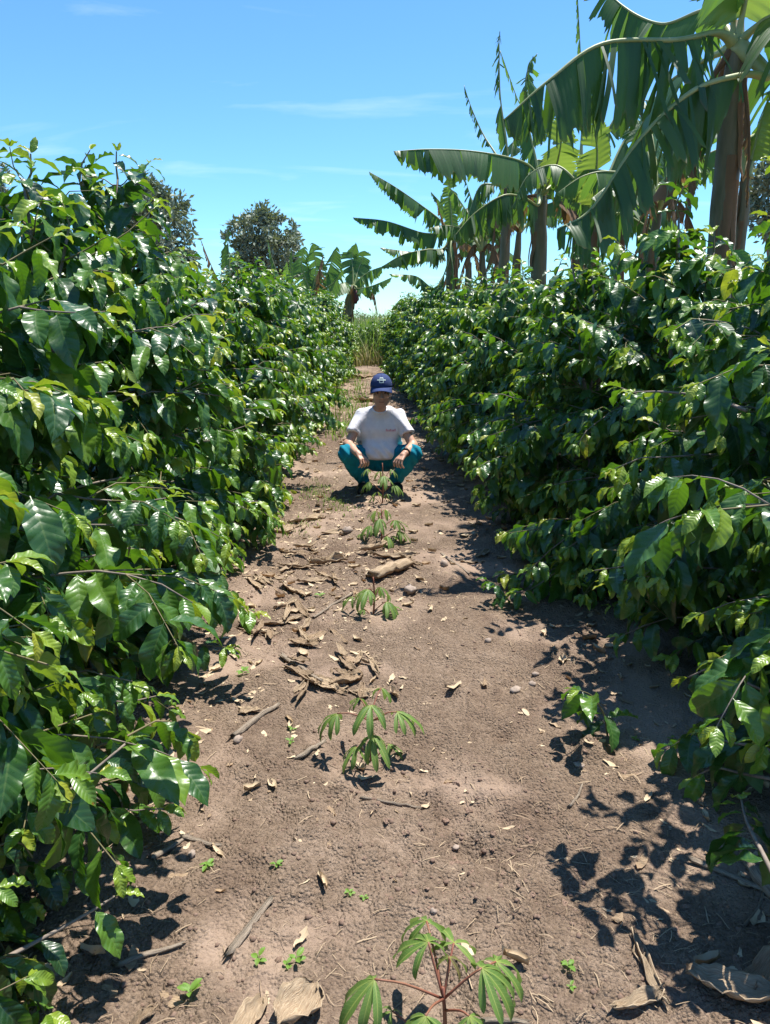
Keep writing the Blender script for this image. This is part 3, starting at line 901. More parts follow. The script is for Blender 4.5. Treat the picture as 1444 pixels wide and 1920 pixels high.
# ================================================================== banana plants
def banana_leaf(root, ctrl, W=0.30, blade=0.16, tear=14, droop=(0.3, 1.25), mat='banana', seed=0, name='leaf', narrow=1.0, tone=0.0, rib=0.020, gapr=0.16, dry_tip=0.0, asym=1.0, base=None, lost=0.03, up=None):
    """ctrl: world points of the midrib from the crown to the tip"""
    r = np.random.default_rng(seed)
    o = np.array(base if base is not None else (0, 0, 0), float)
    NU = 121
    P = catmull([np.asarray(c, float) - o for c in ctrl], NU)
    T = norm(np.gradient(P, axis=0))
    upv = np.array([0, 0, 1.0]) if up is None else np.asarray(up, float)
    S = np.cross(T, upv)
    S = norm(S + 1e-4 * np.array([1, 0.3, 0]))
    # keep the side vector continuous
    for i in range(1, NU):
        if S[i] @ S[i - 1] < 0: S[i] = -S[i]
    N = np.cross(S, T)
    t = np.linspace(0, 1, NU)
    b0 = int(blade * (NU - 1))
    tb = np.clip((t - blade) / (1 - blade), 0, 1)
    prof = np.clip(np.minimum((tb / .16 + .001) ** .55, 1), 0, 1) * np.clip((1 - tb ** 2.6), 0, 1) ** .62
    hw = W * prof
    parts = []
    NV = 6
    down = np.array([0, 0, -1.0])
    for sg in (1, -1):
        wsc = 1.0 if sg > 0 else asym
        # torn strips
        cuts = np.unique(np.clip(np.concatenate([[b0, NU - 1], (b0 + (NU - 1 - b0) * np.clip(np.where(r.random(tear) < .5, r.random(tear), np.repeat(r.random(tear // 3 + 1), 3)[:tear] + r.normal(0, .03, tear)), 0, 1)).astype(int)]), b0, NU - 1))
        base_d = r.uniform(*droop)
        for a, b in zip(cuts[:-1], cuts[1:]):
            if b - a < 1: continue
            if r.random() < lost: continue
            dr0 = np.clip(base_d + r.normal(0, .22), -.4, 1.5)
            dr1 = dr0 + r.uniform(.1, .5)
            ln = r.uniform(.80, 1.05) if r.random() > .12 else r.uniform(.45, .8)
            sweep = r.normal(.12, .16)
            idx = np.arange(a, b + 1)
            cen = (a + b) / 2
            sh = gapr * r.uniform(0, 1.0) * (tear > 2)
            G = np.zeros((len(idx), NV, 3)); UVs = np.zeros((len(idx), NV, 2))
            pos = P[idx].copy(); d0 = S[idx] * sg
            rag = r.normal(0, 1, len(idx))
            cur = pos + N[idx] * .004
            for k in range(NV):
                v = k / (NV - 1)
                if k:
                    ang = dr0 + (dr1 - dr0) * v ** 1.2 if v > .18 else dr0 * .45
                    dirn = norm(d0 * math.cos(ang) + (down * .8 + -N[idx] * .2) * math.sin(ang) + T[idx] * sweep)
                    cur = cur + dirn * (hw[idx] * wsc * ln * (1 + .10 * rag) / (NV - 1))[:, None] * (1 + .02 * r.normal())
                pin = (cur - cur.mean(0)) * (1 - sh * v ** 1.5)
                w_ = (cur.mean(0) + pin) * 1.0
                wav = .004 * np.sin(idx * .9 + seed + sg)[:, None] * N[idx] * v
                G[:, k] = w_ + wav
                UVs[:, k] = np.stack([t[idx], np.full(len(idx), .5 + sg * v * .5)], -1)
            Q = grid_quads(len(idx), NV)
            if sg > 0: Q = Q[:, ::-1]
            tn = np.full(G.shape[0] * NV, tone + r.normal(0, .06)) + dry_tip * np.repeat(tb[idx], NV)
            parts.append((G.reshape(-1, 3), Q, UVs.reshape(-1, 2), tn))
    V, Q, uv, tn = joinm(parts)
    leaf = link(name, make_mesh(name, V, Q, M[mat], uv, tn), root)
    rr = rib * (1 - .86 * t ** .8) * np.where(t < blade, 2.3 - 1.3 * (t / max(blade, .01)) ** .6, 1)
    Vr, Qr, ur = tube(P[::3], rr[::3], 7)
    link('midrib', make_mesh('midrib', Vr, Qr, M['midrib' if 'dry' not in mat else 'banana_dry'], ur, np.zeros(len(Vr))), leaf)
    return leaf

def pseudostem(root, base, top, r0=.13, r1=.07, seed=0):
    r = np.random.default_rng(seed)
    n = 16
    P = np.array([base * (1 - k / (n - 1)) + top * (k / (n - 1)) for k in range(n)]) - base
    P[1:-1, :2] += r.normal(0, .006, (n - 2, 2))
    P[0, 2] -= .05
    R = np.linspace(r0, r1, n) * (1 + r.uniform(-.03, .03, n)) * np.where(np.arange(n) > n - 4, np.array([1.0] * (n - 3) + [.9, .72, .45]), 1)
    V, Q, uv = tube(P, R, 14)
    # overlapping sheaths
    th = np.arctan2(V[:, 1] - np.interp(V[:, 2], P[:, 2], P[:, 1]), V[:, 0] - np.interp(V[:, 2], P[:, 2], P[:, 0]))
    stem = link('pseudostem', make_mesh('pseudostem', V, Q, M['pstem'], uv), root)
    for k in range(9):
        a = r.uniform(0, 6.28); z0 = r.uniform(.45, .97); l = r.uniform(.35, .9)
        zz_ = np.linspace(0, 1, 8)
        c = np.array([base * (1 - z0) + top * z0]) - base
        rad = r0 + (r1 - r0) * z0
        S = np.array([c[0] + np.array([math.cos(a), math.sin(a), 0]) * (rad + .004 + r.uniform(.02, .07) * z ** 2) - UP * (l * z) for z in zz_])
        side = np.array([-math.sin(a), math.cos(a), 0])
        w = rad * r.uniform(.4, .8) * (1 - .75 * zz_ ** 1.5)
        G = np.stack([S + side * (w * q)[:, None] - np.array([math.cos(a), math.sin(a), 0]) * (q * q * w * .45)[:, None] for q in (-1, -.5, 0, .5, 1)], 1)
        UVs = np.stack(np.meshgrid(zz_ * .2, np.linspace(.3, .7, 5), indexing='ij'), -1)
        link('sheath', make_mesh('sheath', G.reshape(-1, 3), grid_quads(8, 5), M['banana_dry'], UVs.reshape(-1, 2), np.full(40, r.uniform(-.2, .2))), stem)
    return stem

def arch(crown, az, el, L, sag, n=5, kick=0.0):
    """midrib points rising from the crown and arching over"""
    h = np.array([math.sin(az), math.cos(az), 0])
    out = []
    for k in range(n):
        s = k / (n - 1)
        out.append(crown + h * (L * s * math.cos(el) * (1 - .12 * sag * s)) + UP * (L * s * math.sin(el) - L * sag * s ** 2) + np.cross(h, UP) * kick * s * s * L)
    return out

def banana(label, base, crown, leaves, r0=.13, r1=.075, seed=0):
    base = np.array(base, float); crown = np.array(crown, float)
    base[2] = gz(base[0], base[1])
    root = thing('banana_plant', label, 'banana plant', base, 'banana plants behind the coffee rows')
    pseudostem(root, base, crown, r0, r1, seed)
    for k, lf in enumerate(leaves):
        lf = dict(lf)
        c = lf.pop('c', None)
        if c is None:
            c = arch(crown, *lf.pop('a'))
        nm = 'dry_leaf' if 'dry' in lf.get('mat', '') else 'leaf'
        banana_leaf(root, [crown - UP * .12 + (np.asarray(c[1]) - crown) * .04] + list(c[1:]) if lf.pop('snap', True) else c, seed=seed * 31 + k, base=base, name=nm, **lf)
    return root

# --- the big plant behind the right-hand row, its crown cut by the picture's top edge
Y1 = 5.2
c1 = at(1385, 40, Y1); b1 = at(1362, 500, Y1); b1[2] = 0
banana('tall near banana plant at right with two huge arching torn leaves', b1, c1, [
    dict(c=[c1, at(1345, 55, 5.1), at(1270, 72, 4.95), at(1130, 78, 4.8), at(1030, 150, 4.7), at(945, 225, 4.65)], W=.52, blade=.13, tear=30, droop=(1.2, 1.35), tone=-.05, rib=.026, seed=None) if False else
    dict(c=[c1, at(1345, 62, 5.1), at(1270, 75, 4.95), at(1130, 82, 4.8), at(1030, 150, 4.7), at(945, 225, 4.65)], W=.52, blade=.22, tear=44, gapr=.12, droop=(1.15, 1.3), tone=-.05, rib=.026),
    dict(c=[c1, at(1440, 140, 5.0), at(1395, 140, 4.9), at(1300, 170, 4.8), at(1200, 260, 4.7), at(1110, 390, 4.6), at(1045, 430, 4.55)], W=.48, blade=.34, tear=44, gapr=.12, droop=(1.1, 1.3), tone=-.04, rib=.028),
    dict(c=[c1, at(1330, 20, 5.5), at(1240, 45, 5.8), at(1160, 5, 6.1), at(1110, -60, 6.4)], W=.36, blade=.2, tear=16, droop=(.9, 1.2)),
    dict(c=[c1, at(1365, -60, 5.2), at(1340, -240, 5.2), at(1300, -420, 5.1)], W=.34, blade=.12, tear=8, droop=(.2, .5), tone=.15),
    dict(c=[c1, at(1410, -60, 5.1), at(1440, -230, 5.0), at(1500, -380, 4.9)], W=.40, blade=.12, tear=5, droop=(.1, .4), tone=.2, mat='banana_young'),
    dict(c=[c1, at(1450, 30, 5.0), at(1520, 60, 4.8), at(1650, 150, 4.6), at(1750, 330, 4.5)], W=.45, blade=.15, tear=12, droop=(.6, 1.0)),
    dict(c=[c1, at(1430, 130, 5.6), at(1470, 160, 6.0), at(1520, 280, 6.4), at(1560, 420, 6.6)], W=.40, blade=.2, tear=14, droop=(.7, 1.1)),
    dict(c=[c1, at(1310, 120, 5.7), at(1240, 170, 6.1), at(1190, 270, 6.4), at(1165, 390, 6.5)], W=.36, blade=.2, tear=22, droop=(.9, 1.25)),
    dict(c=[c1, at(1335, 150, 5.2), at(1310, 230, 5.2), at(1295, 320, 5.2), at(1290, 400, 5.2)], W=.20, blade=.2, tear=16, droop=(1.0, 1.3), mat='banana_dry', tone=-.05),
    dict(c=[c1, at(1330, 190, 5.5), at(1275, 270, 5.6), at(1262, 350, 5.6), at(1268, 420, 5.6)], W=.22, blade=.25, tear=16, droop=(1.0, 1.3), mat='banana_dry', tone=.1),
    dict(c=[c1, at(1400, 190, 5.1), at(1405, 280, 5.05), at(1400, 390, 5.05)], W=.10, blade=.3, tear=6, droop=(1.0, 1.3), mat='banana_dry', tone=.1),
], .098, .072, 1)
# --- a sucker at the right edge
c7 = at(1405, 300, 5.9); b7 = at(1385, 480, 5.9)
banana('young banana sucker at the right edge with bright upright leaves', b7, c7, [
    dict(c=[c7, at(1415, 280, 5.9), at(1432, 215, 5.9), at(1465, 120, 5.9)], W=.22, blade=.2, tear=6, droop=(.2, .5), mat='banana_young', tone=-.1),
    dict(c=[c7, at(1400, 270, 6.0), at(1425, 250, 6.2), at(1480, 250, 6.4), at(1530, 300, 6.5)], W=.24, blade=.2, tear=9, droop=(.4, .8)),
    dict(c=[c7, at(1385, 260, 6.0), at(1350, 240, 6.4), at(1300, 290, 6.7)], W=.2, blade=.2, tear=9, droop=(.4, .8)),
], .065, .04, 7)
# --- two plants in the middle of the right-hand group
Y2 = 9.4
c2 = at(1015, 345, Y2); b2 = at(1015, 500, Y2)
banana('banana plant with a long level leaf pointing left and thick pale stem', b2, c2, [
    dict(c=[c2, at(1000, 318, Y2), at(960, 297, 9.2), at(880, 283, 9.0), at(800, 280, 8.8), at(738, 284, 8.7)], W=.42, blade=.16, tear=26, droop=(1.15, 1.3), tone=.02),
    dict(c=[c2, at(1008, 385, 9.2), at(985, 372, 9.0), at(945, 366, 8.8), at(890, 400, 8.7), at(850, 445, 8.6)], W=.36, blade=.2, tear=22, droop=(1.1, 1.35), tone=-.06),
    dict(c=[c2, at(1050, 300, 9.2), at(1095, 300, 9.0), at(1118, 250, 8.9), at(1125, 210, 8.85)], W=.001, blade=.9, tear=1) if False else
    dict(c=[c2, at(1040, 320, 9.1), at(1052, 270, 8.9), at(1060, 210, 8.8)], W=.26, blade=.12, tear=4, droop=(.05, .3), mat='banana_young', tone=-.1),
    dict(c=[c2, at(1005, 300, 9.5), at(990, 230, 9.6), at(985, 160, 9.6), at(1000, 105, 9.6)], W=.26, blade=.15, tear=18, droop=(.8, 1.2)),
    dict(c=[c2, at(1060, 330, 9.6), at(1120, 330, 9.8), at(1190, 380, 10), at(1230, 430, 10)], W=.36, blade=.16, tear=18, droop=(.8, 1.2)),
    dict(c=[c2, at(1040, 350, 9.2), at(1075, 352, 9.0), at(1120, 390, 8.8), at(1130, 440, 8.7)], W=.26, blade=.16, tear=14, droop=(.9, 1.2), tone=.1),
    dict(c=[c2, at(985, 370, 9.6), at(960, 400, 9.7), at(950, 460, 9.7)], W=.22, blade=.15, tear=14, droop=(1, 1.3), mat='banana_dry'),
    dict(c=[c2, at(1060, 380, 9.6), at(1090, 420, 9.6), at(1098, 490, 9.6)], W=.24, blade=.15, tear=14, droop=(1, 1.3), mat='banana_dry'),
], .115, .08, 2)
c2b = at(1118, 372, 8.3); b2b = at(1105, 520, 8.3)
banana('banana plant with one bright yellow-green unfurled upright leaf', b2b, c2b, [
    dict(c=[c2b, at(1117, 340, 8.2), at(1120, 280, 8.1), at(1112, 215, 8.0)], W=.23, blade=.03, tear=5, droop=(.1, .3), mat='banana_young', tone=.1, up=(0.05, -1, 0.15)),
    dict(c=[c2b, at(1140, 330, 8.5), at(1180, 250, 8.7), at(1240, 200, 8.8), at(1290, 220, 8.8)], W=.34, blade=.14, tear=18, droop=(.7, 1.1)),
    dict(c=[c2b, at(1160, 370, 8.6), at(1230, 380, 8.7), at(1290, 450, 8.8)], W=.34, blade=.14, tear=12, droop=(.7, 1.0), tone=.05),
    dict(c=[c2b, at(1080, 340, 8.3), at(1040, 310, 8.4), at(990, 330, 8.4), at(960, 390, 8.4)], W=.30, blade=.14, tear=18, droop=(.8, 1.2)),
    dict(c=[c2b, at(1150, 400, 8.2), at(1180, 405, 8.1), at(1230, 440, 8.0), at(1250, 480, 8.0)], W=.30, blade=.14, tear=10, droop=(.8, 1.1), tone=-.05),
], .10, .06, 3)
Y3 = 11.6
c3 = at(955, 320, Y3); b3 = at(940, 520, Y3)
banana('slender tall banana plant with shredded upright leaves against the sky', b3, c3, [
    dict(c=[c3, at(950, 270, Y3), at(938, 180, Y3), at(936, 90, Y3), at(937, 58, Y3)], W=.20, blade=.08, tear=34, droop=(.7, 1.2), lost=.2, tone=-.05, up=(.6, -.6, .4)),
    dict(c=[c3, at(962, 280, Y3), at(985, 220, Y3), at(968, 180, Y3), at(938, 95, Y3)], W=.17, blade=.2, tear=28, droop=(.8, 1.25), lost=.25),
    dict(c=[c3, at(965, 260, 12), at(990, 180, 12.2), at(990, 125, 12.3), at(1008, 100, 12.3)], W=.24, blade=.14, tear=24, droop=(.8, 1.2), lost=.15),
    dict(c=[c3, at(930, 290, 11.8), at(905, 250, 12), at(885, 205, 12), at(870, 160, 12)], W=.13, blade=.35, tear=24, droop=(1.0, 1.3), lost=.35, tone=-.1, dry_tip=.1),
    dict(c=[c3, at(925, 345, 11.6), at(900, 350, 11.6), at(880, 400, 11.6), at(870, 450, 11.5)], W=.26, blade=.2, tear=20, droop=(1, 1.3)),
    dict(c=[c3, at(945, 370, 11.4), at(930, 410, 11.3), at(920, 480, 11.3)], W=.2, blade=.12, tear=16, droop=(1, 1.3), mat='banana_dry', tone=-.05),
    dict(c=[c3, at(975, 330, 11.9), at(1010, 300, 12.1), at(1050, 330, 12.3), at(1070, 390, 12.3)], W=.3, blade=.2, tear=18, droop=(.9, 1.2)),
], .105, .06, 4)
c3b = at(1090, 300, 12.5); b3b = at(1090, 520, 12.5)
banana('banana plant whose single thin shredded leaf sticks straight up at top', b3b, c3b, [
    dict(c=[c3b, at(1092, 200, 12.5), at(1088, 90, 12.5), at(1082, -30, 12.5)], W=.16, blade=.2, tear=36, droop=(.9, 1.25), lost=.2, tone=.08),
    dict(c=[c3b, at(1130, 260, 12.5), at(1170, 200, 12.6), at(1220, 190, 12.6), at(1260, 230, 12.6)], W=.32, blade=.15, tear=18, droop=(.8, 1.2)),
    dict(c=[c3b, at(1060, 250, 12.6), at(1030, 230, 12.8), at(1000, 270, 12.9)], W=.3, blade=.15, tear=18, droop=(.8, 1.2)),
    dict(c=[c3b, at(1110, 330, 12.3), at(1150, 340, 12.2), at(1180, 420, 12.2)], W=.3, blade=.15, tear=18, droop=(.8, 1.2)),
], .13, .08, 5)
# --- the plant standing free left of the group
Y4 = 15.5
c4 = at(848, 425, Y4); b4 = at(852, 560, Y4)
banana('banana plant with a fan of narrow torn leaves reaching left over the path', b4, c4, [
    dict(c=[c4, at(825, 412, Y4), at(790, 385, Y4), at(740, 350, 15.3), at(692, 322, 15.2)], W=.36, blade=.14, tear=26, droop=(.9, 1.2), tone=.02),
    dict(c=[c4, at(825, 438, Y4), at(790, 436, Y4), at(725, 415, 15.2), at(662, 408, 15.0)], W=.36, blade=.14, tear=26, droop=(1.05, 1.25)),
    dict(c=[c4, at(830, 466, 15.3), at(800, 468, 15.1), at(755, 478, 15), at(716, 500, 14.9)], W=.36, blade=.16, tear=18, droop=(1.0, 1.25), tone=-.05),
    dict(c=[c4, at(828, 475, 15.6), at(800, 475, 16), at(750, 470, 16), at(712, 464, 16)], W=.22, blade=.3, tear=18, droop=(.9, 1.2)),
    dict(c=[c4, at(838, 500, 15.2), at(815, 540, 15), at(780, 518, 14.8), at(730, 514, 14.6)], W=.26, blade=.3, tear=16, droop=(.7, 1.1), tone=.05, snap=True),
    dict(c=[c4, at(846, 400, Y4), at(843, 365, Y4), at(843, 332, Y4)], W=.28, blade=.05, tear=4, droop=(.1, .35), mat='banana_young', tone=-.2, up=(.3, -1, .1)),
    dict(c=[c4, at(868, 415, 15.6), at(885, 385, 15.8), at(905, 360, 16), at(930, 345, 16)], W=.28, blade=.14, tear=16, droop=(.8, 1.2)),
    dict(c=[c4, at(870, 435, 15.2), at(905, 400, 15.0), at(945, 375, 14.8), at(985, 378, 14.7)], W=.34, blade=.16, tear=16, droop=(1.1, 1.3), tone=-.08),
    dict(c=[c4, at(870, 460, 15.6), at(900, 445, 15.8), at(920, 480, 15.8), at(930, 540, 15.8)], W=.34, blade=.14, tear=14, droop=(.8, 1.1)),
    dict(c=[c4, at(862, 450, 15.2), at(888, 470, 15.1), at(905, 530, 15.1)], W=.18, blade=.14, tear=20, droop=(1, 1.3), mat='banana_dry', tone=.25),
    dict(c=[c4, at(838, 440, 15.2), at(826, 405, 15.1), at(818, 375, 15.1)], W=.07, blade=.1, tear=6, droop=(.6, 1.0), mat='banana_dry', tone=.1),
    dict(c=[c4, at(845, 470, 15.2), at(850, 510, 15.1), at(846, 560, 15.1)], W=.2, blade=.1, tear=8, droop=(.9, 1.2), tone=.1),
], .155, .10, 6)
# --- plants at the far end of the path
Y5 = 27.0
c5 = at(662, 535, Y5); b5 = at(632, 640, Y5)
r5 = banana('leaning banana plant at the end of the path with a hanging purple bud', b5, c5, [
    dict(c=[c5, at(672, 525, Y5), at(695, 508, Y5), at(722, 498, 26.5)], W=.55, blade=.1, tear=20, droop=(.9, 1.2), tone=.12),
    dict(c=[c5, at(680, 540, 26.6), at(700, 535, 26.4), at(735, 520, 26.2)], W=.4, blade=.15, tear=14, droop=(.9, 1.2), tone=.1),
    dict(c=[c5, at(662, 510, 27.3), at(660, 480, 27.5), at(668, 455, 27.5)], W=.5, blade=.05, tear=10, droop=(.3, .7), tone=.12, up=(.2, -1, .2)),
    dict(c=[c5, at(672, 505, 27.4), at(680, 485, 27.5), at(684, 470, 27.5)], W=.42, blade=.05, tear=5, droop=(.2, .5), tone=.2, up=(.2, -1, .2)),
    dict(c=[c5, at(645, 530, 26.8), at(620, 545, 26.6), at(607, 575, 26.5)], W=.5, blade=.1, tear=12, droop=(.7, 1.1), tone=.15),
    dict(c=[c5, at(690, 545, 27), at(702, 555, 27), at(708, 590, 27)], W=.3, blade=.15, tear=14, droop=(1, 1.3), mat='banana_dry', tone=-.1),
], .20, .14, 8)
Vb, Qb = blob(8, 10, 3, 1.0)
pb = at(668, 556, 26.8) - np.array(r5.location)
link('flower_bud', make_mesh('flower_bud', Vb * np.array([.09, .09, .22]) + pb, Qb, M['bud']), r5)
Vb, Qb, _ = tube(catmull([c5 - np.array(r5.location), at(668, 538, 26.8) - np.array(r5.location), pb + UP * .15], 8), .03, 6)
link('bud_stalk', make_mesh('bud_stalk', Vb, Qb, M['midrib']), r5)
c6 = at(585, 545, 26.0); b6 = at(590, 640, 26)
banana('pale banana clump with broad upright leaves at the end of the left row', b6, c6, [
    dict(c=[c6, at(572, 520, 26), at(565, 490, 26), at(572, 462, 26)], W=.55, blade=.05, tear=12, droop=(.3, .7), tone=.2, up=(.2, -1, .2)),
    dict(c=[c6, at(592, 510, 26), at(590, 480, 26), at(585, 455, 26)], W=.5, blade=.05, tear=12, droop=(.3, .7), tone=.2, up=(-.2, -1, .2)),
    dict(c=[c6, at(610, 520, 26), at(622, 490, 26), at(632, 462, 26)], W=.6, blade=.05, tear=8, droop=(.2, .6), tone=.1, up=(.1, -1, .2)),
    dict(c=[c6, at(600, 545, 25.8), at(625, 530, 25.7), at(642, 505, 25.6)], W=.5, blade=.06, tear=10, droop=(.4, .8), tone=.25, up=(.1, -1, .5)),
    dict(c=[c6, at(560, 540, 25.8), at(545, 520, 25.7), at(538, 490, 25.6)], W=.5, blade=.06, tear=14, droop=(.4, .9), tone=.15),
    dict(c=[c6, at(598, 530, 25.6), at(600, 500, 25.5), at(606, 478, 25.5)], W=.3, blade=.1, tear=14, droop=(.9, 1.2), mat='banana_dry', tone=.1),
    dict(c=[c6, at(598, 560, 25.6), at(606, 585, 25.5), at(605, 620, 25.5)], W=.35, blade=.1, tear=14, droop=(.9, 1.2), mat='banana_dry', tone=-.1),
], .18, .12, 9)
c8 = at(432, 540, 18); b8 = at(440, 640, 18)
banana('banana plant behind the left row showing one ragged upright leaf', b8, c8, [
    dict(c=[c8, at(431, 500, 18), at(428, 460, 18), at(427, 422, 18)], W=.30, blade=.1, tear=26, droop=(.9, 1.25), lost=.08, up=(.3, -.8, .5)),
    dict(c=[c8, at(412, 530, 18), at(395, 495, 18), at(376, 448, 18)], W=.16, blade=.25, tear=26, droop=(1, 1.3), lost=.2, mat='banana_dry', tone=-.05),
    dict(c=[c8, at(460, 520, 18), at(500, 515, 18), at(540, 560, 18)], W=.3, blade=.1, tear=16, droop=(.8, 1.2)),
], .14, .09, 10)
c9 = at(545, 565, 22); b9 = at(548, 640, 22)
banana('banana plant behind the left row with a narrow spear leaf', b9, c9, [
    dict(c=[c9, at(545, 540, 22), at(545, 505, 22), at(546, 470, 22)], W=.13, blade=.05, tear=3, droop=(.3, .5), tone=.1, up=(.3, -.8, .5)),
    dict(c=[c9, at(528, 530, 22), at(512, 490, 22), at(502, 450, 22)], W=.2, blade=.15, tear=18, droop=(.9, 1.2), lost=.1, tone=.15),
    dict(c=[c9, at(565, 560, 22), at(580, 560, 22), at(600, 600, 22)], W=.3, blade=.1, tear=16, droop=(.8, 1.2), tone=.1),
], .14, .09, 11)

# ================================================================== trees behind the rows
def tree(label, base, H, clumps, seed, n=5200, leaf=.16, trunk_r=.16):
    r = np.random.default_rng(seed)
    base = np.array(base, float)
    root = thing('broadleaf_tree', label, 'tree', base, 'trees standing behind the rows')
    parts = []
    fork = np.array([0, 0, H * .42])
    V, Q, uv = tube(catmull([(0, 0, -.1), (.05, .02, H * .2), fork], 10), np.linspace(trunk_r, trunk_r * .62, 10), 9, rough=.05)
    link('trunk', make_mesh('trunk', V, Q, M['bark'], uv), root)
    for c, rad in clumps:
        c = np.array(c, float)
        V, Q, uv = tube(catmull([fork - UP * .3, fork * .5 + c * .5 + r.normal(0, .15, 3), c], 9), np.linspace(trunk_r * .5, .02, 9), 6)
        link('limb', make_mesh('limb', V, Q, M['bark'], uv), root)
    w = np.array([rad ** 2 for _, rad in clumps]); w = w / w.sum()
    Vs, Qs, o = [], [], 0
    for (c, rad), wi in zip(clumps, w):
        m = int(n * wi)
        # sub-clumps on the shell so that gaps stay open
        nc = max(8, int(m / 60))
        d = norm(r.normal(0, 1, (nc, 3)))
        cc = np.array(c) + d * (rad * r.uniform(.4, 1.25, (nc, 1)) * np.array([1, 1, .9]))
        pick = r.integers(0, nc, m)
        p = cc[pick] + r.normal(0, 1, (m, 3)) * np.clip(rad * .16, .1, .32)
        a = norm(norm(p - np.array(c)) * .6 + r.normal(0, .7, (m, 3)))
        b = norm(np.cross(a, norm(r.normal(0, 1, (m, 3)))))
        s = leaf * r.uniform(.6, 1.3, (m, 1))
        nn = np.cross(a, b)
        v4 = np.stack([p, p + a * s * .5 + b * s * .22 + nn * s * .05, p + a * s, p + a * s * .5 - b * s * .22 + nn * s * .05], 1)
        Vs.append(v4.reshape(-1, 3)); Qs.append((np.arange(m * 4).reshape(m, 4)) + o); o += m * 4
    V = np.vstack(Vs); Q = np.vstack(Qs)
    tag(link('crown', make_mesh('crown', V, Q, M['treeleaf'], smooth=False), root), kind='stuff')
def clumps_px(base, lst, Y):
    return [(at(x, y, Y + dy) - np.array(base), r / FPX * Y) for x, y, r, dy in lst]
YT = 48.0
bt = at(492, 600, YT); bt[2] = 0
tree('airy grey-green tree with three-lobed crown above the left row', bt, 8.5, clumps_px(bt, [(490, 430, 38, 0), (448, 452, 22, 1), (530, 458, 28, -1), (490, 478, 45, 0), (505, 402, 18, 0), (470, 510, 45, 1), (535, 505, 30, 0), (438, 428, 9, 0), (548, 430, 10, 0), (485, 394, 9, 0)], YT), 3, 9000, .30)
YT = 30.0
bt = at(285, 600, YT); bt[2] = 0
tree('dark round-crowned tree peeking over the tall left shrub', bt, 7.5, clumps_px(bt, [(270, 375, 40, 0), (308, 400, 36, 0), (290, 440, 55, 0), (250, 420, 50, 1), (332, 475, 26, -.5), (300, 500, 50, 0), (345, 430, 12, 0), (262, 340, 14, 0)], YT), 4, 9000, .24)
YT = 34.0
bt = at(-20, 600, YT); bt[2] = 0
tree('small bare-topped tree just showing at the left picture edge', bt, 9.5, clumps_px(bt, [(-28, 335, 26, 0), (-50, 380, 45, 0), (2, 318, 9, 0)], YT), 5, 2600, .22)
YT = 16.0
bt = at(1450, 600, YT); bt[2] = 0
tree('dark leafy tree behind the banana plants at the right edge', bt, 4.6, clumps_px(bt, [(1440, 350, 45, 0), (1480, 330, 60, 0), (1430, 400, 40, 0)], YT), 6, 3200, .14)

# ================================================================== tall grass and a bush closing the path
def blades(name, label, pts, hs, wid, mat, seed, lean=.25, segs=4):
    r = np.random.default_rng(seed)
    n = len(pts)
    Vs, Qs = [], []
    a = r.uniform(0, 6.28, n); L = np.abs(r.normal(0, lean, n)) + .05
    h = np.stack([np.cos(a), np.sin(a), np.zeros(n)], -1)
    sd = np.stack([-np.sin(a), np.cos(a), np.zeros(n)], -1)
    V = np.zeros((n, (segs + 1) * 2, 3))
    for k in range(segs + 1):
        t = k / segs
        c = pts + h * (hs * L * t ** 2.2)[:, None] + UP * (hs * (t - .25 * L * t ** 2.5))[:, None]
        w = (wid * (1 - t) ** .7 * (.5 + .5 * min(1, t * 5)))[:, None] if isinstance(wid, np.ndarray) else wid * (1 - t) ** .7
        V[:, 2 * k] = c + sd * w; V[:, 2 * k + 1] = c - sd * w
    q = np.array([(2 * k, 2 * k + 1, 2 * k + 3, 2 * k + 2) for k in range(segs)])
    Q = (q[None] + (np.arange(n) * (segs + 1) * 2)[:, None, None]).reshape(-1, 4)
    return tag(link(name, make_mesh(name, V.reshape(-1, 3), Q, M[mat])), label, None, None, 'stuff')
n = 1300
px_ = rng.uniform(-1.3, 1.2, n); py_ = rng.uniform(25.0, 30, n)
blades('tall_grass', 'tall reedy grass closing off the far end of the path', np.stack([px_ , py_, ground_h(px_, py_) - .02], -1), rng.uniform(.5, 1.5, n) + .6 * (rng.random(n) < .12), .016, 'grass', 5, .3)
n = 900
px_ = rng.uniform(-1.6, 1.5, n); py_ = rng.uniform(29, 33, n)
blades('reed_grass', 'taller reeds standing behind the grass at the end of the path', np.stack([px_ , py_, ground_h(px_, py_) - .02], -1), rng.uniform(1.2, 2.0, n), .02, 'grass', 25, .2)
n = 700
px_ = rng.uniform(-.9, .9, n); py_ = rng.uniform(24.2, 28, n)
blades('dry_grass', 'straw-coloured dry grass at the foot of the reedy grass', np.stack([px_ , py_, ground_h(px_, py_) - .02], -1), rng.uniform(.25, 1.0, n), .014, 'drygrass', 15, .5)
n = 950
cxg = rng.choice(60, n)
tx = np.array([gnd(655 + 30 * math.sin(k * 1.7), 700 + 120 * (k / 60.0) ** 1.2)[0] for k in range(60)]) - .04
ty = np.array([gnd(655, 702 + 118 * (k / 60.0) ** 1.2)[1] for k in range(60)])
px_ = tx[cxg] + rng.normal(0, .09, n); py_ = ty[cxg] + rng.normal(0, .25, n)
blades('grass_strip', 'light green grass growing along the path behind the man', np.stack([px_, py_, ground_h(px_, py_) - .01], -1), rng.uniform(.06, .22, n), .008, 'grass', 6, .5)
n = 420
cc = [gnd(620, 945), gnd(585, 930), gnd(640, 952), gnd(560, 985), gnd(600, 915)]
k = rng.integers(0, len(cc), n)
px_ = np.array([cc[i][0] for i in k]) + rng.normal(0, .07, n); py_ = np.array([cc[i][1] for i in k]) + rng.normal(0, .16, n)
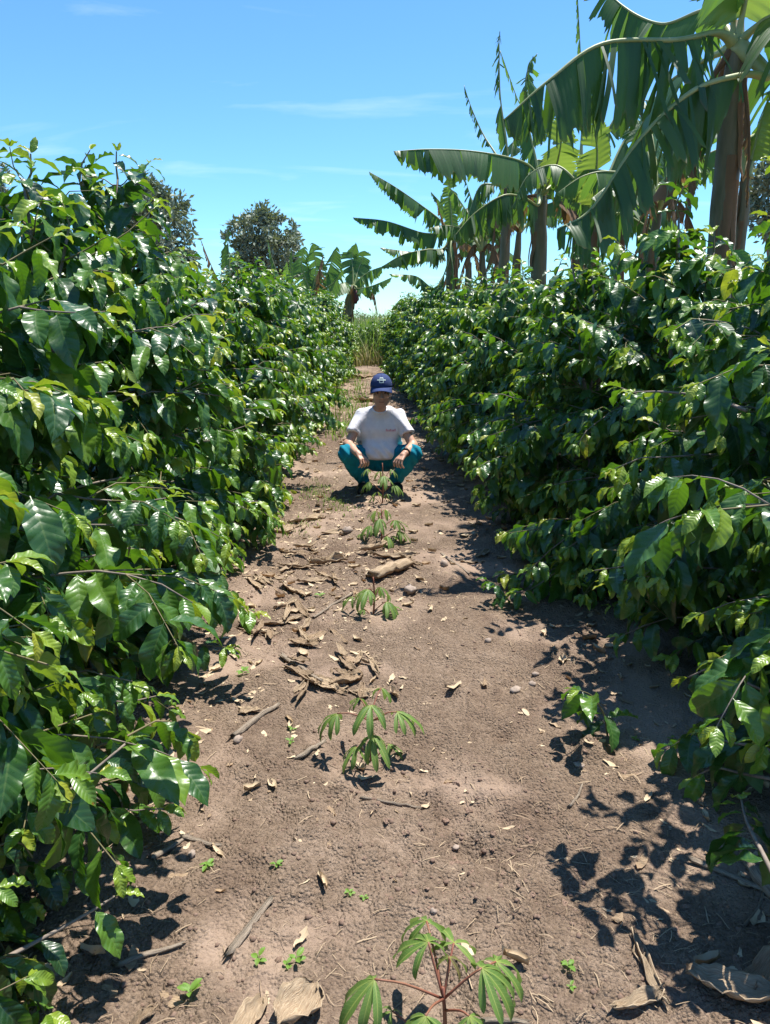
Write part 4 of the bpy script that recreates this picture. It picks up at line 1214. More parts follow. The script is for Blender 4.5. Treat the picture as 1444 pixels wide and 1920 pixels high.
blades('grass_sprouts', 'sparse yellowish grass sprouts on the soil left of the man', np.stack([px_, py_, ground_h(px_, py_) - .004], -1), rng.uniform(.02, .055, n), .004, 'grass', 7, .6)

# bushes where the rows end
def bush(label, px, Y, H, Lm, tone, size, seed):
    sh = make_shrub(seed, H, Lm, .9, 3)
    L = sh.arrays(); L['tone'] = np.clip(L['tone'] + tone, 0, 1); L['size'] = L['size'] * size
    x = at(px, 650, Y)[0]
    rb = thing('bush', label, 'bush', (x, Y, gz(x, Y)), 'bushes closing the end of the path')
    for P, R in sh.stems: link('stem', make_mesh('stem', *tube(P, R, 6)[:2], M['bark']), rb)
    V, Q, uv, tn = merge_leaves(L, np.arange(len(L['size'])))
    tag(link('foliage', make_mesh('foliage', V, Q, M['coffee'], uv, tn), rb), kind='stuff')
    V, Q, uv, _ = joinm([tube(P, R, 4, cap=False) for P, R in sh.br])
    tag(link('twigs', make_mesh('twigs', V, Q, M['twig'], uv), rb), kind='stuff')
bush('pale yellow-green bush where the left row ends', 640, 24.6, 1.45, .5, .28, .8, 1234)
bush('dark low bush beside the grass at the path end', 668, 27.0, 1.25, .5, 0, .9, 1235)
bush('thin light bush at the end of the right row', 712, 26.0, 1.5, .45, .2, .8, 1236)

def generic(label, px, py, Y, n, Lf, seed, r0=.10, young=0, dry=3):
    r = np.random.default_rng(seed)
    c = at(px, py, Y); b = c.copy(); b[:2] += r.normal(0, .12, 2)
    lv = []
    for k in range(n):
        az = k * 2.399 + r.uniform(-.3, .3)
        el = r.uniform(.35, 1.25); 
        lv.append(dict(a=(az, el, Lf * r.uniform(.8, 1.1), r.uniform(.25, .75) * (1.5 - el)), W=r.uniform(.24, .34), blade=.15, tear=int(r.integers(12, 26)), droop=(.7, 1.2), tone=r.uniform(-.05, .15), mat='banana_young' if k < young else 'banana', lost=.06))
    for k in range(dry):
        az = r.uniform(0, 6.28)
        lv.append(dict(a=(az, .2, Lf * .5, 1.6), W=.16, blade=.15, tear=14, droop=(1, 1.3), mat='banana_dry', tone=r.uniform(-.1, .15)))
    banana(label, b, c, lv, r0, r0 * .62, seed)
generic('leafy banana plant between the slender tall one and the thick pale stem', 975, 420, 14.0, 9, 1.7, 41)
generic('banana plant with drooping crown just above the right-hand row', 1165, 395, 10.5, 10, 1.7, 42, young=1)
generic('small banana plant half hidden behind the near huge leaf', 1235, 370, 7.6, 9, 1.25, 43, .08)
generic('short banana plant filling the gap left of the thick pale stem', 905, 455, 13.0, 8, 1.2, 44, .08)
generic('squat banana plant behind the free-standing fan-leaved one', 880, 470, 18.0, 9, 1.8, 45)

# low scrub beyond the rows, one far green mass
n = 26000
sx = rng.uniform(-30, 30, n); sy = 37 + 14 * rng.random(n)
top = 1.75 + .9 * fbm(sx, sy, .35, 3, 61)
p = np.stack([sx, sy, top * rng.random(n) ** .5], -1)
a = norm(rng.normal(0, 1, (n, 3)) + np.array([0, 0, .3])); b = norm(np.cross(a, rng.normal(0, 1, (n, 3))))
s_ = rng.uniform(.12, .3, (n, 1))
v4 = np.stack([p, p + a * s_ * .5 + b * s_ * .2, p + a * s_, p + a * s_ * .5 - b * s_ * .2], 1).reshape(-1, 3)
tag(link('scrub', make_mesh('scrub', v4, np.arange(n * 4).reshape(n, 4), M['treeleaf'], smooth=False)), 'low green scrub far beyond the end of the path', None, None, 'stuff')
# ================================================================== young cassava along the middle of the strip
LOBE = [leaf_template(12, 5, W=w, curl=c, fold=.30, wave=.03, corr=0, seed=40 + i, waves=2, widest=.60, petiole=0.0) for i, (w, c) in enumerate(((.19, .7), (.22, 1.0), (.20, 1.2), (.23, .85)))]
def cassava_leaf(root, hub, out, size, nl, tone, r, hang=.5, foot=None, spread=3.5):
    """palmate leaf: lobes fan out from the hub round the outward direction, hanging"""
    out = norm(np.array([out[0], out[1], 0.0]) + 1e-6)
    side = np.cross(UP, out)
    parts = []
    for k in range(nl):
        f = (k / (nl - 1) - .5) * spread + r.normal(0, .06)
        d = norm(out * math.cos(f) + side * math.sin(f) - UP * (hang + r.normal(0, .1)))
        nrm_ = norm(UP + (out * math.cos(f) + side * math.sin(f)) * .7)
        s = 1.12 * size * (1 - .40 * abs(f) / (spread / 2)) * r.uniform(.9, 1.08)
        V, Q, uv = LOBE[r.integers(0, 4)]
        R = frames(d[None], nrm_[None])[0]
        parts.append((V @ R.T * s + hub, Q, uv, np.full(len(V), tone + r.normal(0, .05))))
    V, Q, uv, tn = joinm(parts)
    lf = link('leaf', make_mesh('leaf', V, Q, M['cassava'], uv, np.clip(tn, 0, 1)), root)
    if foot is not None:
        P = catmull([foot, (foot + hub) / 2 + UP * .015 + out * .01, hub], 7)
        V, Q, uv = tube(P, np.linspace(.0032, .0022, 7) * (.6 + size * 3), 5)
        link('petiole', make_mesh('petiole', V, Q, M['petiole'], uv), lf)
    return lf
def cassava(label, bx, by, h, spec, seed, size, stem_r=.006):
    """spec: (hub pixel, distance, outward x, outward y, lobes, tone, scale) from the photo"""
    r = np.random.default_rng(seed)
    base = np.array([bx, by, gz(bx, by)])
    root = thing('cassava_plant', label, 'cassava plant', base, 'young cassava plants along the path')
    P = catmull([(0, 0, -.02), (.006, 0, h * .5), (0, .004, h)], 8)
    V, Q, uv = tube(P, np.linspace(stem_r, stem_r * .6, 8), 7, rough=.06)
    link('stem', make_mesh('stem', V, Q, M['petiole'], uv), root)
    for s in spec:
        (x, y), dY, nl, tone, sc = s
        hub = at(x, y, by + dY) - base
        hub[2] = max(hub[2], .03)
        f = np.clip(hub[2] / h - .15, .12, 1) if hub[2] < h else .97
        foot = P[min(int(f * 7), 7)]
        out = hub[:2] - foot[:2]
        if np.linalg.norm(out) < .02: out = r.normal(0, 1, 2)
        cassava_leaf(root, hub, out, size * sc, nl, tone, r, hang=r.uniform(.35, .8), foot=foot)
    return root
cassava('largest cassava plant, nearest the camera at the bottom edge', *gnd(828, 1975), .20, [
    ((702, 1836), -.02, 6, .35, 1.0), ((803, 1766), .05, 7, .30, 1.0), ((800, 1727), .13, 5, .30, .95), ((851, 1768), .08, 4, .55, .85),
    ((842, 1795), .03, 4, .95, .65), ((904, 1815), .0, 7, .30, 1.05), ((930, 1803), .05, 5, .40, .95), ((798, 1905), -.10, 7, .32, 1.0),
    ((880, 1905), -.06, 5, .25, .85), ((735, 1895), .06, 4, .40, .7)], 1, .125)
cassava('cassava plant second from the camera, beside the heap of dead leaves', *gnd(695, 1415), .21, [
    ((632, 1338), .0, 6, .25, 1.0), ((695, 1322), -.05, 7, .25, 1.05), ((745, 1335), .0, 7, .35, 1.0), ((700, 1378), -.08, 7, .40, 1.05),
    ((715, 1290), .10, 5, .25, .8), ((668, 1400), -.04, 5, .35, .8), ((728, 1395), .02, 5, .2, .8), ((675, 1310), .08, 5, .3, .7)], 2, .115)
cassava('cassava plant third from the camera, in front of the pale stem chunk', *gnd(700, 1160), .20, [
    ((690, 1105), -.03, 7, .30, 1.0), ((712, 1100), .02, 5, .25, .9), ((662, 1118), .02, 4, .2, .8), ((725, 1128), -.02, 7, .30, 1.0),
    ((735, 1140), .03, 5, .30, .9), ((682, 1142), .0, 5, .35, .8)], 3, .12)
cassava('bushy cassava plant fourth from the camera, below the squatting man', *gnd(715, 1020), .22, [
    ((712, 972), -.05, 7, .30, 1.0), ((695, 985), .0, 7, .30, 1.0), ((740, 975), .02, 7, .28, 1.0), ((680, 1000), .05, 5, .4, .8),
    ((748, 995), .0, 7, .35, .9), ((706, 958), .1, 5, .45, .9), ((725, 1005), -.08, 7, .4, .9), ((722, 955), .12, 5, .3, .8), ((738, 1012), .02, 5, .35, .7)], 4, .125)
cassava('slim cassava plant whose leaf tips the squatting man is holding', *gnd(717, 946), .34, [
    ((693, 903), .0, 7, .20, 1.0), ((720, 892), -.02, 7, .30, 1.0), ((738, 908), -.02, 7, .22, 1.0), ((712, 884), .04, 5, .35, .8),
    ((690, 879), .02, 5, .40, .8), ((733, 880), .0, 5, .40, .8), ((708, 922), .05, 5, .2, .8), ((726, 926), .03, 5, .15, .7), ((700, 932), .0, 5, .2, .6)], 5, .125, .007)

# ================================================================== sticks, dead leaves, stones, weeds
def stick(label, p0, p1, rad, seed, flat=1.0, bend=.01, mat='stick', lift=0.0):
    r = np.random.default_rng(seed)
    a = np.array([*gnd(*p0), 0.]); b = np.array([*gnd(*p1), 0.])
    n = 10
    t = np.linspace(0, 1, n)
    P = a[None] * (1 - t)[:, None] + b[None] * t[:, None]
    sd = norm(np.cross(b - a, UP))
    P = P + sd * (bend * np.sin(t * math.pi) * r.uniform(-.8, .8) + r.normal(0, rad * .05, n))[:, None]
    g = ground_h(P[:, 0], P[:, 1])
    zl = np.polyfit(t, g, 1)
    P[:, 2] = np.maximum(zl[0] * t + zl[1], g * .6 + .4 * (zl[0] * t + zl[1])) + rad * .55 + lift * t
    c = P[0].copy(); c[2] = g[0]
    R = rad * (1 - .3 * t) * (1 + r.uniform(-.12, .12, n))
    V, Q, uv = tube(P - c, R, 10, flat=flat, rough=.04)
    fl = 1 + r.uniform(-.22, .18, 10)
    K = n * 10
    cen = np.repeat(P - c, 10, 0)
    V[:K] = cen + (V[:K] - cen) * np.tile(fl, n)[:, None]
    dirn = norm(b - a)
    V[:10] -= dirn * (np.abs(r.normal(0, rad * 1.6, 10)))[:, None]; V[K - 10:K] += dirn * (np.abs(r.normal(0, rad * 1.6, 10)))[:, None]
    return tag(link('stick', make_mesh('stick', V, Q, M[mat], uv), None, c), label, 'stick', 'sticks lying on the soil')
stick('long flat split stick lying slantwise at lower left', (434, 1774), (505, 1690), .011, 1, .5)
stick('grey-brown stick beside the drooping leaves at lower left', (225, 1812), (330, 1768), .010, 2, .6)
stick('short weathered round stick left of the second cassava plant', (443, 1378), (520, 1322), .012, 3)
stick('small brown twig piece left of the second cassava plant', (560, 1422), (605, 1400), .011, 4, .7)
stick('long bleached splinter pointing into the dead-leaf heap', (530, 1238), (600, 1284), .013, 5, .6)
stick('fibrous pale stalk under the low left leaves', (287, 1608), (345, 1570), .012, 6, .7)
stick('straight thin twig lying crosswise below the second cassava', (680, 1497), (785, 1496), .006, 7)
stick('long pale stick in the dappled shade at lower right', (1310, 1640), (1440, 1705), .012, 8, .6)
stick('thick grey broken branch at the right edge in shade', (1405, 1655), (1470, 1740), .018, 9)
stick('thin twig standing in the shade at lower right', (1395, 1752), (1428, 1700), .004, 10)
stick('bent brown stick behind the nearest cassava at bottom', (885, 1905), (985, 1915), .008, 11)
stick('thin slanting twig left of the third cassava', (590, 1160), (660, 1130), .008, 12, .8)
stick('short pale twig right of the path middle', (1068, 1520), (1090, 1482), .006, 13)
stick('knotty stalk crossing beside the low left leaves', (345, 1570), (410, 1575), .008, 14, .7)
stick('dark stick end poking in at the bottom left corner', (-20, 1878), (45, 1862), .014, 15)
stick('slender dry stem on the soil right of the squatting man', (830, 1040), (880, 1075), .008, 16, .6)

def dryleaf(label, px, py, length, width, rot, seed, curl=.5, twist=.3, mat='dryleaf', lift=.01, nu=14, nv=8, ragged=.12, cat='dead leaf'):
    r = np.random.default_rng(seed)
    x, y = gnd(px, py)
    t = np.linspace(-.5, .5, nu); v = np.linspace(-1, 1, nv)
    T, Vv = np.meshgrid(t, v, indexing='ij')
    hw = width / 2 * np.clip(1 - (2 * np.abs(T)) ** 3 * .7, .15, 1) * (1 + ragged * fbm(T * 3 + seed, np.sign(Vv) * 3.1, 2.3, 2, seed) * 2)
    ang = Vv * curl * 1.9
    rad = hw / max(curl * 1.9, .05)
    Yl = rad * np.sin(ang); Zl = rad * (1 - np.cos(ang))
    tw = twist * T * 2 + r.normal(0, .15)
    Y2 = Yl * np.cos(tw) - Zl * np.sin(tw); Z2 = Yl * np.sin(tw) + Zl * np.cos(tw)
    Z2 = Z2 + length * .30 * r.uniform(.2, 1) * (T ** 2) * 1.4 + .012 * fbm(T * 5 + seed, Vv * 2, 1.5, 2, seed)
    Z2 = Z2 + width * .035 * np.sin(Vv * 11 + seed) * (1 + np.sin(T * 5)) + width * .16 * fbm(T * 4 + seed, Vv * 1.5, 2.0, 3, seed + 3)
    X2 = T * length + np.sign(T) * length * .16 * np.clip(np.abs(T) * 2 - .55, 0, 1) * r.uniform(-1, .6, nv)[None, :]
    a = rot
    WX = X2 * math.cos(a) - Y2 * math.sin(a); WY = X2 * math.sin(a) + Y2 * math.cos(a)
    g = ground_h(WX.ravel() + x, WY.ravel() + y).reshape(WX.shape)
    z0 = gz(x, y)
    Zf = Z2 - Z2.min() + lift - .008 + .6 * (g - z0)
    V = np.stack([WX, WY, Zf], -1).reshape(-1, 3)
    uv = np.stack([T + .5, (Vv + 1) / 2], -1).reshape(-1, 2)
    me = make_mesh('dead_leaf', V, grid_quads(nu, nv), M[mat], uv)
    o = tag(link('dead_leaf', me, None, (x, y, z0)), label, cat, 'dead banana leaf pieces on the soil')
    md = o.modifiers.new('thickness', 'SOLIDIFY'); md.thickness = .0022; md.offset = 0
    return o
D = math.radians
dryleaf('brown fan-shaped dead leaf at the bottom edge', 560, 1900, .13, .11, D(55), 1, .55, .3, 'dryleaf', .02)
dryleaf('pale tan dead leaf scrap at the bottom edge', 465, 1915, .14, .06, D(70), 2, .5, .5)
dryleaf('curled dead leaf tip low at bottom left of the fan leaf', 262, 1915, .10, .025, D(60), 3, .7, .4, 'drydark')
dryleaf('long twisted bleached dead leaf at lower right', 1215, 1825, .20, .035, D(95), 4, .8, .9)
dryleaf('pale folded dead leaf at the bottom right of the nearest cassava', 1195, 1890, .14, .045, D(20), 5, .5, .6)
dryleaf('small white curl of dead leaf at lower right', 1195, 1800, .05, .03, D(80), 6, .5, .2)
dryleaf('big fibrous yellowish dead sheath in the bottom right corner', 1370, 1885, .19, .10, D(-25), 7, .6, .2, 'dryleaf', .02)
dryleaf('rust brown dead leaf in the shade at bottom right', 1435, 1850, .15, .08, D(40), 8, .6, .4, 'drydark')
dryleaf('pale upright dead leaf below the left row', 468, 1172, .17, .11, D(75), 9, .5, .3, 'dryleaf', .03)
dryleaf('folded pale strip lying beside the pale upright leaf', 525, 1168, .24, .05, D(20), 10, .6, .4)
dryleaf('orange-brown dead leaf on the soil left of the heap', 570, 1222, .15, .06, D(-15), 11, .6, .3, 'drydark')
dryleaf('bleached strip standing up in the dead-leaf heap', 642, 1240, .14, .035, D(110), 12, .5, .2, 'dryleaf', .03)
dryleaf('pale curled leaf strip left end of the heap', 672, 1250, .13, .03, D(80), 13, .8, .3, 'dryleaf', .02)
dryleaf('orange-tan dead leaf in front of the heap', 468, 1335, .085, .04, D(10), 14, .5, .2)
dryleaf('broad pale dead leaf in the heap behind the second cassava', 600, 1290, .17, .07, D(-30), 15, .6, .4)
dryleaf('brown crumpled leaf in the heap behind the second cassava', 650, 1285, .15, .07, D(25), 16, .7, .6, 'drydark')
dryleaf('large curled tan dead leaf with open fold beside the left row', 615, 1055, .26, .10, D(12), 17, .95, .3)
dryleaf('pale dead leaf lying flat beside the left row', 560, 1062, .24, .05, D(-8), 18, .5, .3)
dryleaf('buff dead leaf under the fourth cassava', 700, 1035, .22, .08, D(35), 19, .7, .4, 'dryleaf', .02)
dryleaf('brown dead strip arching beside the stem chunk', 770, 1060, .26, .05, D(-60), 20, .8, .6, 'drydark', .02)
dryleaf('tan dead strip crossing behind the stem chunk', 735, 1048, .30, .06, D(-10), 21, .7, .5)
dryleaf('dead leaf with pale edge at left below the man', 575, 978, .28, .10, D(15), 22, .7, .4)
dryleaf('buff scrap of dead leaf near the left row below the man', 520, 1000, .30, .10, D(40), 23, .6, .4)
dryleaf('pale twist of dead leaf beside the right row', 905, 1040, .16, .05, D(50), 24, .7, .5)
dryleaf('small bleached scrap beside the pebble on the right', 885, 1052, .16, .03, D(-10), 25, .5, .3)
dryleaf('long brown strip hanging down the left slope of litter', 548, 1115, .30, .05, D(-55), 26, .6, .5)
dryleaf('second brown strip lying along the left slope of litter', 565, 1145, .28, .045, D(-70), 27, .6, .5, 'drydark')
dryleaf('tan leaf piece on the path behind the grass strip', 690, 755, .5, .2, D(10), 28, .5, .3)
dryleaf('brown leaf bundle on the path near its far end', 672, 712, .8, .3, D(-20), 29, .6, .5, 'drydark')
# further heap pieces, alike and overlapping
r_ = np.random.default_rng(5)
for k in range(16):
    dryleaf('narrow crumpled dead strip within the brown leaf heap', 560 + r_.uniform(0, 165), 1262 + r_.uniform(-18, 48), r_.uniform(.08, .17), r_.uniform(.02, .045), r_.uniform(0, 3.1), 60 + k, r_.uniform(.4, .9), r_.uniform(.2, .8), 'drydark' if k % 3 else 'dryleaf', r_.uniform(.0, .03), 10, 6)
for k in range(30):
    dryleaf('narrow dead strip in the litter along the left row', 475 + r_.uniform(0, 160), 970 + r_.uniform(0, 240), r_.uniform(.12, .24), r_.uniform(.025, .05), r_.uniform(0, 3.1), 90 + k, r_.uniform(.4, .9), r_.uniform(.2, .8), 'dryleaf' if k % 3 else 'drydark', r_.uniform(.0, .025), 10, 6)

# split chunk of dry banana stem
a = np.array([*gnd(700, 1088), 0.]); b = np.array([*gnd(762, 1066), 0.])
n_ = 12; t_ = np.linspace(0, 1, n_)
P = a * (1 - t_)[:, None] + b * t_[:, None]; P[:, 2] = ground_h(P[:, 0], P[:, 1]) + .03
c0 = P[0].copy(); c0[2] = gz(*c0[:2])
V, Q, uv = tube(P - c0, .040 * (1 + .05 * np.sin(t_ * 9)), 20, rough=.03)
cc_ = np.repeat(P - c0, 20, 0); fl = 1 + np.random.default_rng(4).uniform(-.16, .14, 20)
V[:240] = cc_ + (V[:240] - cc_) * np.tile(fl, 12)[:, None] * np.array([1, 1, .62])
V[:20] -= norm(b - a) * np.random.default_rng(5).uniform(-.02, .03, 20)[:, None]; V[220:240] += norm(b - a) * np.random.default_rng(6).uniform(-.02, .035, 20)[:, None]
chunk = tag(link('stem_chunk', make_mesh('stem_chunk', V, Q, M['dryleaf'], uv * np.array([1, 2])), None, c0), 'split chunk of dry banana stem behind the third cassava', 'stem chunk')

def stone(label, px, py, s, seed, squash=.6):
    V, Q = blob(7, 10, seed, squash)
    V = V * np.array([1, .75, 1]) * s
    x, y = gnd(px, py)
    o = tag(link('stone', make_mesh('stone', V, Q, M['stone']), None, (x, y, gz(x, y) + s * .25)), label, 'stone', 'stones lying on the soil')
    o.rotation_euler.z = seed
stone('flat pale stone right of the second cassava', 967, 1301, .026, 1, .45)
stone('small buff stone next to the flat pale stone', 998, 1290, .018, 2)
stone('brownish stone right of the pair by the right row', 1003, 1277, .016, 3)
stone('round stone at the end of the short weathered stick', 446, 1388, .020, 4, .7)
stone('pale stone by the low left leaves', 360, 1600, .014, 5)
stone('tiny round pebble above the nearest cassava', 813, 1710, .010, 6, .7)
stone('flat pebble in the crumbly middle of the path', 855, 1568, .013, 7, .5)
stone('grey stone to the right of the stem chunk', 832, 1062, .034, 8, .7)
stone('light round stone under the fourth cassava', 652, 1005, .04, 9, .7)
stone('pebble in the shadow beside the right row', 915, 1212, .018, 10, .8)
stone('low earthy stone right of the third cassava', 770, 1115, .045, 11, .5)
stone('flat earthy stone in the middle right of the path', 1085, 1445, .018, 12, .4)

WL = leaf_template(7, 5, W=.55, curl=.5, fold=.3, wave=.03, corr=0, seed=9, waves=2)
WM = make_mesh('leaf', WL[0], WL[1], M['weed'], WL[2])
def weed(label, px, py, s, n, seed, up=.5):
    r = np.random.default_rng(seed)
    x, y = gnd(px, py)
    root = thing('weed_seedling', label, 'weed', (x, y, gz(x, y)), 'weed seedlings on the soil')
    V, Q, uv = tube([(0, 0, -.005), (0, 0, s * .3), (.002, 0, s * .55)], .0012, 5)
    link('stem', make_mesh('stem', V, Q, M['weed'], uv), root)
    for k in range(n):
        a = k * 2.4 + r.uniform(-.4, .4)
        o = link('leaf', WM, root, (0, 0, s * (.2 + .35 * k / max(n - 1, 1))))
        o.scale = (s * r.uniform(.6, 1),) * 3
        o.rotation_euler = (r.uniform(-.3, .3), -r.uniform(.1, up), a)
weed('bright two-leaved weed seedling at bottom left', 356, 1862, .038, 5, 1, 1.0)
weed('left one of the small weed sprouts above the bottom edge', 485, 1800, .028, 4, 2, 1.0)
weed('middle weed sprout left of the nearest cassava', 538, 1808, .024, 4, 3)
weed('right weed sprout of the pair left of the nearest cassava', 556, 1802, .030, 4, 4, 1.0)
weed('flat weed clump near the low left leaves', 388, 1622, .026, 6, 5, .3)
weed('yellowish weed specks in the middle left of the path', 518, 1632, .022, 6, 6, .3)
weed('tiny pale weed left of the path middle', 655, 1668, .018, 5, 7, .3)
weed('tiny pale weed cluster near the path middle', 683, 1675, .016, 5, 8, .3)
weed('round-leaved weed left of the second cassava', 548, 1363, .024, 3, 9, .3)
weed('low weed tuft under the round-leaved one', 545, 1395, .022, 5, 10, .5)
weed('weed sprout in the shade beside the lone right sprig', 1190, 1408, .020, 4, 11, .4)
weed('weed leaf at the edge of the shade at right', 1255, 1420, .026, 4, 12, .4)
weed('weed sprouts near the dead leaf curl at lower right', 1065, 1815, .026, 5, 13, .5)
weed('yellow-green weed by the dead sheath at bottom right', 1335, 1840, .020, 3, 14, .4)
weed('small weed beside the dead leaf heap', 1070, 1850, .016, 4, 15, .4)
weed('green weed tuft under the left row beside the heap', 455, 1270, .04, 7, 16, .6)
weed('bright weed in the litter left of the third cassava', 600, 1128, .035, 5, 17, .6)
weed('creeping weed at the bottom left corner', 80, 1905, .03, 6, 18, .4)

# two coffee sprigs standing free of the right-hand row
def sprig(label, px, py, pts, seed, start, lsize, gap, tone):
    sp = Shrub()
    x0, y0 = gnd(px, py)
    b0 = np.array([x0, y0, gz(x0, y0)])
    custom_branch(sp, pts, np.random.default_rng(seed), start, lsize, .004, .3, gap, (.3, .9))
    L = sp.arrays()
    root = thing('coffee_seedling', label, 'coffee seedling', b0, 'coffee sprigs at the foot of the right row')
    for P, R in sp.br: link('stem', make_mesh('stem', *tube(P, R, 6)[:2], M['twig']), root)
    Rm = frames(L['dir'], L['nrm'])
    for j in range(len(L['size'])):
        o = link('leaf', hi_mesh(int(L['var'][j]), float(L['tone'][j] + tone)), root)
        m = Matrix(Rm[j].tolist()).to_4x4() @ Matrix.Scale(float(L['size'][j]), 4); m.translation = L['pos'][j]
        o.matrix_basis = m
sprig('small lone coffee sprig on bare soil beside the right-hand row', 945, 1140, [(0, 0, -.02), (-.01, 0, .06), (-.05, -.01, .12), (-.10, -.02, .15)], 3, .35, .12, .035, .05)
sprig('larger bright coffee sprig leaning over the soil at right', 1118, 1402, [(.05, .03, -.02), (.02, 0, .09), (-.03, -.01, .17), (-.08, -.02, .20)], 8, .35, .145, .042, .15)
# ================================================================== the squatting man
class Field:
    def __init__(s, lo, hi, h):
        s.lo = np.array(lo, np.float32); s.h = h
        s.n = (np.ceil((np.array(hi) - s.lo) / h).astype(int) + 1)
        s.D = np.full(s.n, 1.0, np.float32)
        s.ax = [s.lo[i] + h * np.arange(s.n[i], dtype=np.float32) for i in range(3)]
    def box(s, lo, hi):
        a = np.clip(np.floor((np.array(lo) - s.lo) / s.h).astype(int), 0, s.n - 1)
        b = np.clip(np.ceil((np.array(hi) - s.lo) / s.h).astype(int) + 1, 1, s.n)
        sl = tuple(slice(a[i], b[i]) for i in range(3))
        X = np.meshgrid(*[s.ax[i][sl[i]] for i in range(3)], indexing='ij')
        return sl, X
    def blend(s, sl, d, k):
        o = s.D[sl]
        if k > 0:
            h = np.clip(.5 + .5 * (o - d) / k, 0, 1)
            s.D[sl] = o * (1 - h) + d * h - k * h * (1 - h)
        else: s.D[sl] = np.minimum(o, d)
    def cone(s, a, b, r1, r2, k=.02):
        a = np.array(a, float); b = np.array(b, float); m = max(r1, r2) + k + .04
        sl, X = s.box(np.minimum(a, b) - m, np.maximum(a, b) + m)
        ab = b - a; L2 = max(ab @ ab, 1e-9)
        t = np.clip(((X[0] - a[0]) * ab[0] + (X[1] - a[1]) * ab[1] + (X[2] - a[2]) * ab[2]) / L2, 0, 1)
        d = np.sqrt((X[0] - a[0] - ab[0] * t) ** 2 + (X[1] - a[1] - ab[1] * t) ** 2 + (X[2] - a[2] - ab[2] * t) ** 2) - (r1 + (r2 - r1) * t)
        s.blend(sl, d, k)
    def ell(s, c, rad, R=None, k=.02, sub=False):
        c = np.array(c, float); rad = np.array(rad, float); m = rad.max() + k + .03
        sl, X = s.box(c - m, c + m)
        q = np.stack([X[i] - c[i] for i in range(3)], -1)
        if R is not None: q = q @ R          # world -> local (R columns are the local axes)
        g = np.sqrt(((q / rad) ** 2).sum(-1)); g2 = np.sqrt(((q / rad ** 2) ** 2).sum(-1)) + 1e-6
        d = g * (g - 1) / g2
        if sub:
            o = s.D[sl]; h = np.clip(.5 - .5 * (o + d) / k, 0, 1)
            s.D[sl] = o * (1 - h) + (-d) * h + k * h * (1 - h)
        else: s.blend(sl, d.astype(np.float32), k)
    def cut(s, p, n):
        """keep the side the normal points away from"""
        p = np.array(p, np.float32); n = norm(n).astype(np.float32)
        pl = (s.ax[0] - p[0])[:, None, None] * n[0] + (s.ax[1] - p[1])[None, :, None] * n[1] + (s.ax[2] - p[2])[None, None, :] * n[2]
        s.D = np.maximum(s.D, pl)
    def mesh(s):
        D = s.D; I = D < 0
        c = np.zeros(np.array(D.shape) - 1, np.int8)
        for dx in (0, 1):
            for dy in (0, 1):
                for dz in (0, 1):
                    c += I[dx:dx + c.shape[0], dy:dy + c.shape[1], dz:dz + c.shape[2]]
        act = (c > 0) & (c < 8)
        idx = np.full(act.shape, -1, np.int64); pos = np.argwhere(act); idx[act] = np.arange(len(pos))
        acc = np.zeros((len(pos), 3)); cnt = np.zeros(len(pos))
        cor = [(x, y, z) for x in (0, 1) for y in (0, 1) for z in (0, 1)]
        for i in range(8):
            for j in range(i + 1, 8):
                df = np.array(cor[j]) - np.array(cor[i])
                if np.abs(df).sum() != 1: continue
                a = D[pos[:, 0] + cor[i][0], pos[:, 1] + cor[i][1], pos[:, 2] + cor[i][2]]
                b = D[pos[:, 0] + cor[j][0], pos[:, 1] + cor[j][1], pos[:, 2] + cor[j][2]]
                m = (a < 0) != (b < 0)
                t = np.where(m, a / np.where(m, a - b, 1), 0)
                acc += np.where(m[:, None], np.array(cor[i]) + df * t[:, None], 0); cnt += m
        V = (pos + acc / cnt[:, None]) * s.h + s.lo
        Q = []
        for ax in range(3):
            sl0 = [slice(None)] * 3; sl1 = [slice(None)] * 3
            sl0[ax] = slice(0, -1); sl1[ax] = slice(1, None)
            a, b = I[tuple(sl0)], I[tuple(sl1)]
            e = np.argwhere(a != b)
            o1, o2 = [(1, 2), (2, 0), (0, 1)][ax]
            ok = (e[:, o1] > 0) & (e[:, o2] > 0) & (e[:, o1] < D.shape[o1] - 1) & (e[:, o2] < D.shape[o2] - 1)
            e = e[ok]
            def g(d1, d2):
                q = e.copy(); q[:, o1] -= d1; q[:, o2] -= d2
                return idx[q[:, 0], q[:, 1], q[:, 2]]
            f = np.stack([g(1, 1), g(0, 1), g(0, 0), g(1, 0)], -1)
            ins = a[e[:, 0], e[:, 1], e[:, 2]]
            f[~ins] = f[~ins][:, ::-1]
            Q.append(f)
        return V, np.vstack(Q)
def smooth(V, Q, it=2, lam=.5):
    for _ in range(it):
        acc = np.zeros_like(V); c = np.zeros(len(V))
        for a, b in ((0, 1), (1, 2), (2, 3), (3, 0)):
            np.add.at(acc, Q[:, a], V[Q[:, b]]); np.add.at(c, Q[:, a], 1)
            np.add.at(acc, Q[:, b], V[Q[:, a]]); np.add.at(c, Q[:, b], 1)
        V = V * (1 - lam) + lam * acc / np.maximum(c, 1)[:, None]
    return V

mx, my = gnd(712, 918)
MB = np.array([mx, my, gz(mx, my)])
